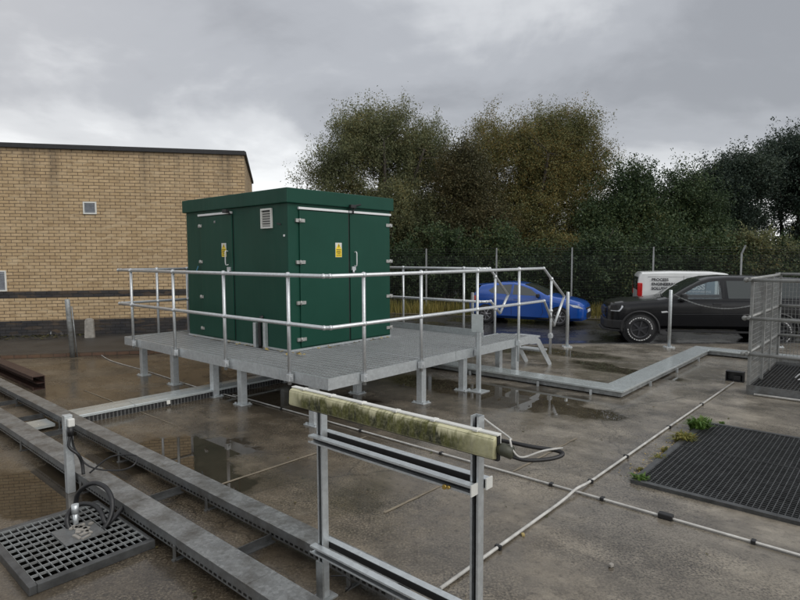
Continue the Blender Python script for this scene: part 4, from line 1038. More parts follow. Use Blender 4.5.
#@@STAND
def mk_stand():
    t = ythin('lamp_stand', 'galvanised strut frame of two posts and double rails carrying the dirty lamp', 'frame')
    for u, top in ((2.22, 1.13), (3.232, 1.225)):
        b = MB(); s = .021; v = -1.995
        # slotted channel: back, two sides, two lips
        b.bb((u-s, v+s-.0025, 0), (u+s, v+s, top)); b.bb((u-s, v-s, 0), (u-s+.0025, v+s-.0026, top)); b.bb((u+s-.0025, v-s, 0), (u+s, v+s-.0026, top))
        b.bb((u-s+.0026, v-s, 0), (u-s+.010, v-s+.002, top)); b.bb((u+s-.010, v-s, 0), (u+s-.0026, v-s+.002, top))
        po = b.build('post', 'galv', t)
        b = MB(); b.bb((u-s+.0026, v+s-.012, .01), (u+s-.0026, v+s-.0027, top-.012)); b.build('slot_shade_back', 'trim', po)  # black insert paints the shade inside the slot
        b = MB(); b.bb((u-.028, v-.034, .012), (u+.028, v-.0215, .22), .002); b.bb((u-.05, v-.06, 0), (u+.05, v+.06, .012), .002); b.build('foot', 'galv_dull', t)
    def chan(u0, u1, vc, z, sgn):
        """open channel along u, its mouth facing sgn*v."""
        b = MB(); h = .0205
        b.bb((u0, vc-.02, z+h-.0025), (u1, vc+.02, z+h)); b.bb((u0, vc-.02, z-h), (u1, vc+.02, z-h+.0025))
        bk = vc-sgn*.02
        f = vc+sgn*.02
        for q in (1, -1): b.bb((u0, min(f, f-sgn*.002), z+q*(h-.0026)), (u1, max(f, f-sgn*.002), z+q*(h-.010)))
        r_ = b.build('rail', 'galv', t)
        b = MB(); b.bb((u0, min(bk, bk+sgn*.0025), z-h+.0026), (u1, max(bk, bk+sgn*.0025), z+h-.0026)); b.build('slot_shade_back', 'trim', r_)  # back plate coloured black to stand for shade in the channel
        for uu in (u0, u1):
            c = MB(); c.bb((uu-.001 if uu == u0 else uu-.006, vc-.024, z-.025), (uu+.006 if uu == u0 else uu+.001, vc+.024, z+.025), .001) if uu == u1 else None
            if uu == u1: c.build('end_cap', 'white_plastic', r_)
    for z in (.916, .296):
        chan(2.18, 3.25, -2.040, z, -1); chan(2.20, 3.266, -1.950, z+.008, 1)
    b = MB(); b.tube([(3.11, -2.058, .900), (3.11, -2.070, .900)], .011, 8); b.tube([(3.132, -2.058, .904), (3.132, -2.070, .904)], .008, 8); b.build('bolt', 'brass', t)
    b = MB(); b.tube(bezier([(2.24, -1.965, .12), (2.32, -1.92, .13), (2.34, -1.90, .08), (2.28, -1.89, .012)], 4), .004, 5); b.build('tie_wire', 'black', t)
mk_stand()
def lamp_mat():
    m, t = new_mat('yellowed_algae_stained_diffuser')
    sp = t.add('ShaderNodeSeparateXYZ'); t.link(t.obj, sp.inputs[0])
    n = t.noise(t.obj, 9, 5, 0.65); fine = t.noise(t.obj, 60, 5, 0.75)
    run = t.noise(t.vmath('MULTIPLY', t.obj, (26, 4, 5)), 1.5, 5, 0.7); patch = t.noise(t.vmath('MULTIPLY', t.obj, (1.0, 1, .4)), 7.0, 4, 0.6)
    base = t.mix(t.ramp(n, [(0.3, 0.0), (0.7, 1.0)]), (0.47, 0.445, 0.26), (0.60, 0.575, 0.38))
    zz = t.math('ADD', sp.outputs[2], t.math('MULTIPLY', t.math('SUBTRACT', run, 0.5), 0.11))
    zz = t.math('ADD', zz, t.math('MULTIPLY', t.math('SUBTRACT', patch, 0.5), 0.12))
    low = t.math('SUBTRACT', 1.0, t.step(zz, 1.130, 1.172))
    rim = t.step(sp.outputs[2], 1.074, 1.094)
    ends = t.math('MULTIPLY', t.step(sp.outputs[0], 2.04, 2.17), t.math('SUBTRACT', 1.0, t.math('MULTIPLY', t.step(sp.outputs[0], 3.12, 3.32), 0.6)))
    f = t.math('MULTIPLY', t.math('MULTIPLY', low, ends), t.math('ADD', t.math('MULTIPLY', rim, 0.35), 0.65))
    f = t.math('MULTIPLY', f, t.ramp(fine, [(0.30, 0.72), (0.55, 1.0)]))
    alg = t.mix(t.ramp(run, [(0.40, 0.0), (0.62, 1.0)]), (0.085, 0.088, 0.016), (0.012, 0.014, 0.006))
    c = t.mix(f, base, alg)
    c = t.mix(t.math('MULTIPLY', t.ramp(fine, [(0.58, 0.0), (0.72, 1.0)]), 0.4), c, (0.10, 0.10, 0.03))
    t.val(t.b.inputs['Base Color'], c); t.val(t.b.inputs['Roughness'], t.math('ADD', t.math('MULTIPLY', f, 0.4), 0.35))
    t.val(t.b.inputs['Normal'], t.bump(fine, 0.12, 0.002))
    return m
M['diffuser'] = lamp_mat()
def mk_lamp():
    t = ythin('strip_lamp', 'long unlit strip lamp with yellowed diffuser streaked by green algae', 'lamp')
    u0, u1, va, z0, z1 = 2.03, 3.360, -2.017, 1.076, 1.172
    b = MB(); b.prism([(va-.012, z0), (va-.012, z1), (va-.03, z1), (va-.044, z1-.004), (va-.052, z1-.014), (va-.056, z0+.012), (va-.050, z0+.003), (va-.03, z0)], u0, u1, 'x', .007)
    o = b.build('diffuser', 'diffuser', t)
    for p in o.data.polygons: p.use_smooth = True
    b = MB(); b.bb((u0-.004, va-.03, z1+.0005), (u1+.004, va+.0, z1+.008), .002); b.bb((u0-.004, va-.011, z0-.006), (u1+.004, va+.0, z1), .003); b.build('back_tray', 'white_plastic', t)
    b = MB(); b.bb((u1-.0005, va-.03, z0-.004), (u1+.006, va-.011, z1)); b.bb((u0-.006, va-.026, z0-.003), (u0+.0005, va-.012, z1)); b.bb((u0-.004, va-.028, z0-.007), (u1+.006, va-.012, z0-.0005)); b.build('gasket', 'black', t)
    for k in range(6):
        u = u0+.10+k*(u1-u0-.2)/5; b = MB(); b.bb((u-.012, va-.040, z1+.002), (u+.012, va-.003, z1+.012), .002); b.build('clip', 'white_plastic', t)
    # gland, flex and cord at the right-hand end
    b = MB(); g0 = Vector((u1+.004, va-.018, z0+.045)); b.tube([g0, g0+Vector((.015, 0, 0)), g0+Vector((.055, .012, -.01)), g0+Vector((.06, .013, -.01))], [.02, .027, .027, .018], 10); b.build('cable_gland', 'gland', t)
    b = MB(); b.tube(bezier([g0+Vector((.03, .005, -.018)), g0+Vector((.10, .035, -.035)), g0+Vector((.17, .11, -.034)), g0+Vector((.20, .16, -.022)), g0+Vector((.17, .16, -.012)), g0+Vector((.09, .11, -.002)), g0+Vector((.0, .08, .006)), g0+Vector((-.108, .055, .01))], 6), .0085, 8); b.build('flex', 'black', t)
    b = MB(); b.tube(bezier([(3.240, -1.972, 1.215), (3.27, -1.965, 1.195), (u1+.03, va+.02, z0+.085), g0+Vector((.045, .01, .04)), g0+Vector((.06, .01, -.0)), g0+Vector((.09, .03, -.025)), g0+Vector((.15, .09, .0)), g0+Vector((.20, .16, .005))], 6), .0042, 6); b.build('cord', 'white_pvc', t)
M['gland'] = simple('dark_olive_gland', (0.05, 0.052, 0.035), 0.5, 0, 0.2, 20)
mk_lamp()

#@@WEEDS
def weed(label, p, n, h, spread, mat, cat='weed'):
    t = thing('weed', label, cat, p, 0, 'weeds at the pit edge')
    V = []; Fc = []
    for k in range(n):
        a = random.uniform(0, 6.3); r0 = random.random()*spread*.6; base = Vector((math.cos(a)*r0, math.sin(a)*r0*.7, 0))
        out = Vector((math.cos(a), math.sin(a), 0)).lerp(Vector((random.gauss(0, 1), random.gauss(0, 1), 0)), .4); hh = h*random.uniform(.45, 1.1); w = random.uniform(.006, .013); s = Vector((-out.y, out.x, 0)).normalized()*w
        mid = base+out*spread*.28+Vector((0, 0, hh*.75)); tip = base+out*spread*random.uniform(.5, .9)+Vector((0, 0, hh*random.uniform(.5, 1.0)))
        i = len(V); V += [base-s*.5, base+s*.5, mid+s, mid-s, tip]; Fc += [(i, i+1, i+2, i+3), (i+3, i+2, i+4)]
    arr_mesh('leaves', np.array([tuple(v) for v in V]), Fc, mat, t)
    b = MB(); b.tube([(0, 0, -.01), (0, 0, h*.3)], .006, 5); b.build('stem', mat, t)
weed('bright green clump of weeds at the far corner of the large pit grating', G(699, 430), 190, .16, .16, 'weed')
weed('yellow green low weed beside the bright green clump at the pit edge', G(683, 441), 130, .09, .15, 'weed_yellow')
weed('small sparse green weed at the nearest corner of the large pit grating', G(640, 482), 70, .07, .09, 'weed')
weed('tiny grey green weed halfway along the left edge of the pit grating', G(660, 460), 40, .05, .08, 'weed_yellow')
for k, (lab, uu, vv, n_, h_, sp_, mt_) in enumerate((('fringe of short grass blades just behind the yellow green weed', 2.93, 2.42, 40, .05, .06, 'weed'), ('thin dry grass tuft in the gap halfway along the left rim of the pit', 2.90, 1.75, 24, .06, .05, 'grass'), ('flat mossy tuft a hand from the nearest pit corner', 2.88, 1.12, 40, .025, .05, 'weed_yellow'), ('single small tuft beyond the bright green clump', 3.1, 3.10, 30, .05, .05, 'weed'))):
    weed(lab, W(uu, vv, 0), n_, h_, sp_, mt_)
pts = [W(2.92-abs(random.gauss(0, .07)), random.uniform(.85, 3.0), 0) for _ in range(160)]
scatter_leaves('pit_edge_litter', pts, .012, 'dead_leaf', 'crumbs of pale grit and leaf along the pit edge', 'litter', up=.004)
pts = [W(random.uniform(-4, 4), random.uniform(-3, 5), 0) for _ in range(160)]
scatter_leaves('yard_leaves', pts, .016, 'dead_litter' if 'dead_litter' in M else 'leaf_brown', 'a few small dead leaves scattered over the wet yard', 'leaves', up=.006)
g = G(611, 567); b = MB(); b.box((0, 0, .012), (.03, .022, .02), Matrix.Rotation(.6, 3, 'Z'), .005); o = b.build('pebble', 'concrete_bit', None, g); tag(o, 'single pale pebble on the bare concrete in the foreground', 'pebble')
g = G(523, 536); b = MB(); b.box((0, 0, .01), (.03, .022, .018), Matrix.Rotation(1.6, 3, 'Z'), .005); o = b.build('pebble', 'dead_leaf', None, g); tag(o, 'small tan pebble beside the straight white conduit', 'pebble')

#@@CAGE
def mk_cage():
    c0 = G(746, 394); cu, cv = toUV(c0)
    t = ythin('caged_steps', 'grey tubular cage with wire mesh sides and a grated floor at the yard edge', 'cage')
    L, D = 1.9, 2.3; r = .024
    for z, nm in ((.56, 0), (1.05, 1), (1.57, 2)):
        b = MB(); o = .05
        b.tube([(cu-o, cv-.02, z), (cu+L, cv-.02, z)], r, 10); b.tube([(cu-.0, cv-o-.02, z+.012), (cu, cv+D, z+.012)], r, 10); b.tube([(cu-o, cv+D, z+.024), (cu+L, cv+D, z+.024)], r, 10)
        b.ball((cu-o, cv-.02, z), .036); b.ball((cu, cv+D, z+.02), .032)
        b.build('rail', 'cage_steel', t)
    for (u, v) in ((cu, cv), (cu, cv+D), (cu+.03, cv+.75), (cu+L, cv), (cu+L, cv+D), (cu+.0, cv+1.55)):
        b = MB(); b.bar((u+.02, v+.02, .02), (u+.02, v+.02, 1.57), .035, .035); b.build('post', 'cage_steel', t)
    def panel(a, c, n):
        b = MB(); a = Vector(a); c = Vector(c)
        for i in range(n+1):
            p = a.lerp(c, i/n); b.bar((p.x, p.y, .12), (p.x, p.y, 1.54), .005, .005)
        for j in range(20): z = .14+j*.073; b.bar((a.x, a.y, z), (c.x, c.y, z), .004, .004)
        b.build('mesh_panel', 'cage_steel', t)
    panel((cu+.012, cv, 0), (cu+.012, cv+D, 0), 46); panel((cu, cv+D-.012, 0), (cu+L, cv+D-.012, 0), 38)
    b = MB()
    b.bb((cu, cv, .0), (cu+L, cv+.012, .13)); b.bb((cu, cv+.012, .0), (cu+.012, cv+D, .13)); b.bb((cu+.012, cv+D-.012, 0), (cu+L, cv+D, .13)); b.build('kick_plate', 'galv_dark', t)
    b = MB(); n = 42
    for i in range(n): u = cu+.03+i*(L-.04)/n; b.bb((u, cv+.014, .07), (u+.006, cv+D-.014, .10))
    for j in range(24): v = cv+.06+j*.093; b.bb((cu+.014, v, .082), (cu+L, v+.006, .095))
    b.build('floor_grating', 'grating_dark', t)
    b = MB(); b.tube([(cu+.10, cv-.04, .02), (cu+.9, cv-.045, .022)], .014, 8); b.build('bottom_pipe', 'white_pvc', t)
    b = MB(); b.tube(bezier([(cu+.45, cv+.85, .15), (cu+.52, cv+.86, .22), (cu+.6, cv+.9, .21), (cu+.55, cv+.92, .15), (cu+.48, cv+.88, .12)], 5), .009, 6); b.build('shackle', 'plate', t)
    return cu, cv
CU, CV = mk_cage()
g = G(735, 381); b = MB()
b.bb((-.12, -.06, 0), (.12, .05, .012)); b.bb((-.12, .04, .012), (.12, .05, .14)); b.bb((-.12, -.06, .012), (-.108, .039, .14)); b.bb((-.02, -.03, .012), (.08, .02, .09), .006); b.bb((.108, -.06, .012), (.12, .039, .14)); b.bb((-.12, -.06, .14), (.12, .05, .15))
o = b.build('junction_box', 'black', None, g, YAW); tag(o, 'small black junction box on the ground beside the cage where the conduit ends', 'box')
# barrier posts along the slab edge
def barrier(label, p, top, base=True, mat='galv', r=.034):
    t = thing('barrier_post', label, 'post', (p.x, p.y, p.z), 0, 'barrier posts round the slab edge')
    b = MB(); b.tube([(0, 0, 0), (0, 0, top-.01), (0, 0, top)], [r, r, r*.8], 12); b.build('tube', mat, t)
    if base:
        b = MB(); b.bb((-.09, -.09, 0), (.09, .09, .014), .003)
        for sx in (-.065, .065):
            for sy in (-.065, .065): b.bb((sx-.012, sy-.012, .014), (sx+.012, sy+.012, .035))
        b.build('base_plate', mat, t)
    return t
barrier('grey tubular barrier post with base plate standing in front of the blue car bonnet', G(567, 347), 1.16)
barrier('grey tubular barrier post in front of the black pickup with a chain hooked on it', G(669, 347.5), 1.2)
barrier('grey barrier post at the slab edge behind the caged steps', Vector((7.85, 11.8, 0)), 1.15)
barrier('slim brownish barrier post at the tail of the blue car behind the platform rail', Vector((1.52, 11.95, 0)), 1.15, True, 'galv_dull')
t = barrier('leaning grey steel post on the kerb in front of the brick wall', Vector((-6.28, 10.86, 0)), 1.12, False, 'galv_dull', .045); t.rotation_euler = (R(1.5), R(-2.0), 0)
b = MB(); b.tube([(.07, .03, 0), (.06, .02, .98)], .012, 6); b.build('stay_bar', 'galv_dull', t)
# chain
a = G(669, 347.5)+Vector((.03, -.03, 1.12)); c = Vector((7.84, 11.77, 1.1)); t = thing('chain', 'sagging light steel chain hanging from the barrier post in front of the pickup', 'chain', a)
b = MB(); n = 64
for i in range(n):
    s0 = i/n; s1 = (i+1.35)/n
    f = lambda s: (c-a)*s+Vector((0, 0, -.30*4*s*(1-s)))
    p0, p1 = f(s0), f(s1); d = (p1-p0).normalized(); w = Vector((0, 0, 1)).cross(d).normalized()
    if i % 2: w = d.cross(w)
    b.tube([p0+w*.004, p0.lerp(p1, .2)+w*.009, p0.lerp(p1, .8)+w*.009, p1+w*.004, p1-w*.004, p0.lerp(p1, .8)-w*.009, p0.lerp(p1, .2)-w*.009, p0-w*.004], .0032, 4, closed=True)
b.build('links', 'galv_dull', t)

#@@CARS
def interp(keys, x):
    if x <= keys[0][0]: return keys[0][1]
    for (a, va), (b, vb) in zip(keys[:-1], keys[1:]):
        if x <= b: return va+(vb-va)*(x-a)/(b-a)
    return keys[-1][1]
class Shell:
    """car body lofted through cross-sections; x from nose to tail, y across, z up."""
    def __init__(s, L, top, bot, belt, wid, tum): s.L, s.top, s.bot, s.belt, s.wid, s.tum = L, top, bot, belt, wid, tum
    def ring(s, x):
        zt, zb, w = interp(s.top, x), interp(s.bot, x), interp(s.wid, x); bl = min(interp(s.belt, x), zt-.07); gh = max(0.0, zt-.06-bl)
        y5 = w*.975-s.tum*gh
        return [(0, zb), (.80*w, zb), (.955*w, zb+.10), (.978*w, zb+.42*(bl-zb)), (w, zb+.80*(bl-zb)), (.980*w, bl), (y5, zt-.055), (y5-.055, zt-.016), (y5*.55, zt+.004), (0, zt+.012)]
    def side(s, x, z):
        r = s.ring(x)
        for (y0, z0), (y1, z1) in zip(r[2:7], r[3:8]):
            if z0 <= z <= z1: return y0+(y1-y0)*(z-z0)/max(1e-6, z1-z0)
        return r[6][0]
    def build(s, n=64):
        bm = bmesh.new(); rings = []
        xs = sorted(set([s.L*i/n for i in range(n+1)]+[k[0] for k in s.top+s.bot if 0 <= k[0] <= s.L]))
        for x in xs:
            r = s.ring(x); pts = r+[(-y, z) for y, z in reversed(r[1:-1])]
            rings.append([bm.verts.new((x, y, z)) for y, z in pts])
        m = len(rings[0])
        for A_, B_ in zip(rings[:-1], rings[1:]):
            for j in range(m): bm.faces.new((A_[j], A_[(j+1) % m], B_[(j+1) % m], B_[j]))
        bm.faces.new(rings[0]); bm.faces.new(list(reversed(rings[-1])))
        bmesh.ops.recalc_face_normals(bm, faces=bm.faces[:])
        for f in bm.faces: f.smooth = True
        return bm
def shell_obj(sh, name, mat, parent, arches=(), holes=()):
    bm = sh.build(); me = bpy.data.meshes.new(name); bm.to_mesh(me); bm.free(); me.materials.append(M[mat])
    o = bpy.data.objects.new(name, me); COL.objects.link(o); cs = []
    for (x, z, r) in arches:
        b = MB(); b.lathe([(r, -1.5), (r, 1.5)], (x, 0, z), 'y', 40); cs.append(b.build('cutter', 'trim'))
    for poly, y0, y1 in holes:
        b = MB(); b.prism(poly, y0, y1, 'y'); cs.append(b.build('cutter', 'trim'))
    bool_cut(o, cs); o.parent = parent
    me = o.data
    if hasattr(me, 'set_sharp_from_angle'): me.set_sharp_from_angle(angle=R(32))
    return o
def side_panel(sh, poly, off, name, mat, parent, sides=(1, -1), thick=.004, sub=6):
    """a panel that lies on the body's side, its outline given as (x, z)."""
    out = []
    for s in sides:
        bm = bmesh.new(); P = []
        for i in range(len(poly)):
            a, b = poly[i], poly[(i+1) % len(poly)]
            for k in range(sub): P.append((a[0]+(b[0]-a[0])*k/sub, a[1]+(b[1]-a[1])*k/sub))
        vo = [bm.verts.new((x, s*(sh.side(x, z)+off), z)) for x, z in P]
        f = bm.faces.new(vo if s < 0 else list(reversed(vo)))
        r = bmesh.ops.extrude_face_region(bm, geom=[f]); 
        for v in [g for g in r['geom'] if isinstance(g, bmesh.types.BMVert)]: v.co.y -= s*(thick+off)
        bmesh.ops.recalc_face_normals(bm, faces=bm.faces[:])
        bmesh.ops.triangulate(bm, faces=[f for f in bm.faces if len(f.verts) > 4])
        me = bpy.data.meshes.new(name); bm.to_mesh(me); bm.free(); me.materials.append(M[mat])
        o = bpy.data.objects.new(name, me); COL.objects.link(o); o.parent = parent; out.append(o)
    return out
def strip_on(sh, path, w, off, name, mat, parent, sides=(1, -1)):
    for s in sides:
        n = []
        for (x0, z0), (x1, z1) in zip(path[:-1], path[1:]):
            for k in range(6): t = k/6; n.append((x0+(x1-x0)*t, z0+(z1-z0)*t))
        n.append(path[-1])
        b = MB(); b.tube([(x, s*(sh.side(x, z)+off), z) for x, z in n], w, 6); b.build(name, mat, parent)
def top_panel(sh, x0, x1, f0, f1, off, name, mat, parent):
    """glass laid on the sloping top surface, f = share of the half width at each end."""
    bm = bmesh.new(); rows = []
    for i in range(7):
        x = x0+(x1-x0)*i/6; r = sh.ring(x); hw = r[7][0]*(f0+(f1-f0)*i/6); row = []
        for k in range(-4, 5):
            y = hw*k/4; ay = abs(y)
            z = interp([(0, r[9][1]), (r[8][0], r[8][1]), (r[7][0], r[7][1]), (r[6][0], r[6][1])], ay)
            row.append(bm.verts.new((x, y, z+off)))
        rows.append(row)
    for a, b in zip(rows[:-1], rows[1:]):
        for j in range(8): bm.faces.new((a[j], b[j], b[j+1], a[j+1]))
    for f in bm.faces: f.smooth = True
    me = bpy.data.meshes.new(name); bm.to_mesh(me); bm.free(); me.materials.append(M[mat])
    o = bpy.data.objects.new(name, me); COL.objects.link(o); o.parent = parent; return o
def wheel(parent, x, y, r, w, s, rim, tyre_letters=False, spokes=7):
    """s = +1/-1: outward side."""
    rr = r*(.66 if not tyre_letters else .60)
    b = MB(); b.lathe([(rr, -w/2), (r*.93, -w/2), (r*.985, -w/2+.03), (r, -w/2+.06), (r, w/2-.06), (r*.985, w/2-.03), (r*.93, w/2), (rr, w/2), (rr*.97, w/2-.04), (rr*.97, -w/2+.02), (rr, -w/2)], (x, y, r), 'y', 36, False)
    n = 40
    if tyre_letters:
        for k in range(48):
            q = 2*PI*k/48; b.box((x+r*math.cos(q)*1.0, y, r+r*math.sin(q)), (.035, w*.92, .03), Matrix.Rotation(-q, 3, 'Y'))
    wl = b.build('wheel', 'tyre', parent)
    b = MB(); yo = y+s*(w/2-.035)
    b.lathe([(rr*.985, -.012), (rr*.985, .012), (rr*.90, .012), (rr*.90, -.012), (rr*.985, -.0121)], (x, yo, r), 'y', 32, False)
    for k in range(spokes):
        q = 2*PI*k/spokes+.3
        p0 = Vector((x, yo+s*.006, r)); p1 = Vector((x+rr*.93*math.cos(q), yo, r+rr*.93*math.sin(q)))
        b.bar(p0, p1, rr*.17, .022, (0, 1, 0)); 
    b.lathe([(rr*.24, -.016), (rr*.24, .018), (rr*.1, .022)], (x, yo, r), 'y', 16)
    b.build('rim', rim, wl)
    b = MB(); b.lathe([(rr*.95, -.003), (rr*.95, .003)], (x, yo-s*.045, r), 'y', 24); b.build('brake_disc', 'trim', wl)
    if tyre_letters:
        b = MB()
        for k in range(30):
            if k % 15 in (13, 14): continue
            q0 = 2*PI*k/30; q1 = q0+2*PI/30*random.uniform(.55, .85); ra, rb2 = r*.735, r*.80
            P = lambda q, ra_: (x+ra_*math.cos(q), y+s*(w/2+.002), r+ra_*math.sin(q))
            b.quad(P(q0, ra), P(q1, ra), P(q1, rb2), P(q0, rb2))
            if k == 12: b.build('white_lettering', 'tyre_mark', wl); b = MB()
        b.build('white_lettering', 'tyre_mark', wl)
    return wl
def liner(parent, x, z, r, half):
    for s in (1, -1):
        b = MB(); b.lathe([(r*.995, s*(half-.03)), (r*.995, s*(half-.34)), (.02, s*(half-.34))], (x, 0, z), 'y', 32)
        b.build('wheel_arch', 'trim', parent)
# ---- blue hatchback
def mk_hatch():
    rear = Vector((4.05-1.27, 21.05, -.45)); a = R(180-27)   # local x runs nose -> tail
    sh = Shell(4.06, [(0, .56), (.05, .70), (.18, .80), (.5, .90), (1.05, .985), (1.30, 1.06), (1.75, 1.29), (2.1, 1.40), (2.45, 1.445), (2.9, 1.44), (3.4, 1.38), (3.62, 1.33), (3.80, 1.12), (3.96, .92), (4.06, .80)],
               [(0, .24), (.12, .19), (.6, .17), (3.5, .19), (3.9, .28), (4.06, .38)], [(0, .70), (.9, .86), (1.4, .93), (2.5, .97), (3.3, 1.02), (4.06, 1.03)],
               [(0, .52), (.06, .66), (.2, .79), (.5, .86), (.9, .88), (3.0, .885), (3.7, .84), (3.95, .76), (4.06, .66)], .42)
    t = thing('hatchback_car', 'bright blue hatchback car parked by the security fence', 'car', (0, 0, 0), 0)
    wr = .315; xf, xr = .82, 3.38
    shell_obj(sh, 'body', 'blue_paint', t, [(xf, wr, wr*1.13), (xr, wr, wr*1.13)])
    for x in (xf, xr):
        liner(t, x, wr, wr*1.13, .87)
        for s in (1, -1): wheel(t, x, s*.765, wr, .2, s, 'alloy')
    # side glass, pillars
    side_panel(sh, [(1.50, 1.0), (2.42, 1.03), (2.40, 1.375), (2.13, 1.335), (1.80, 1.22)], .004, 'side_window', 'glass_dark', t)
    side_panel(sh, [(2.50, 1.03), (3.18, 1.07), (3.30, 1.15), (3.05, 1.335), (2.48, 1.375)], .004, 'side_window', 'glass_dark', t)
    top_panel(sh, 1.22, 2.05, .97, .95, .006, 'windscreen', 'glass_dark', t); top_panel(sh, 3.60, 3.84, .85, .93, .006, 'rear_window', 'glass_dark', t)
    for path in ([(1.42, .92), (1.36, .45), (1.45, .30)], [(2.46, 1.36), (2.46, .32)], [(3.05, .97), (3.02, .60)]): strip_on(sh, path, .006, -.001, 'door_gap', 'trim', t)
    strip_on(sh, [(1.15, .24), (3.0, .24)], .05, -.035, 'sill', 'trim', t)
    for x in (2.28, 3.06):
        for s in (1, -1):
            b = MB(); b.tube(bezier([(x-.09, s*sh.side(x, .88), .88), (x, s*(sh.side(x, .88)+.03), .885), (x+.09, s*sh.side(x, .88), .88)], 4), .012, 6)
            b.build('door_handle', 'blue_paint', t)
    for s in (1, -1):
        b = MB(); y = sh.side(1.55, .98); b.box((1.52, s*(y+.10), 1.02), (.10, .19, .12), None, .03); b.bar((1.56, s*(y-.01), .97), (1.54, s*(y+.05), .99), .03, .03); b.build('mirror', 'trim', t)
        hp = [(.07, .60), (.36, .66), (.52, .76), (.20, .71)]
        side_panel(sh, hp, .006, 'headlight', 'clear_lens', t, (s,))
        side_panel(sh, [(3.78, .78), (3.97, .80), (3.90, .95), (3.70, .98)], .006, 'tail_lamp', 'red_lens', t, (s,))
    b = MB(); b.bb((-.012, -.44, .26), (.03, .44, .44), .012); b.bb((-.008, -.42, .56), (.04, .42, .62), .01); b.build('grille', 'trim', t)
    b = MB(); b.bb((-.018, -.25, .46), (-.005, .25, .56), .004); b.build('number_plate', 'white_mark', t)
    b = MB(); b.bb((3.55, -.56, 1.335), (3.82, .56, 1.36), .012); b.build('spoiler', 'blue_paint', t)
    t.rotation_euler.z = a
    mid = Vector((2.05, 0, 0)); mid.rotate(t.rotation_euler); t.location = Vector((4.62, 20.4, -.45))-mid
mk_hatch()
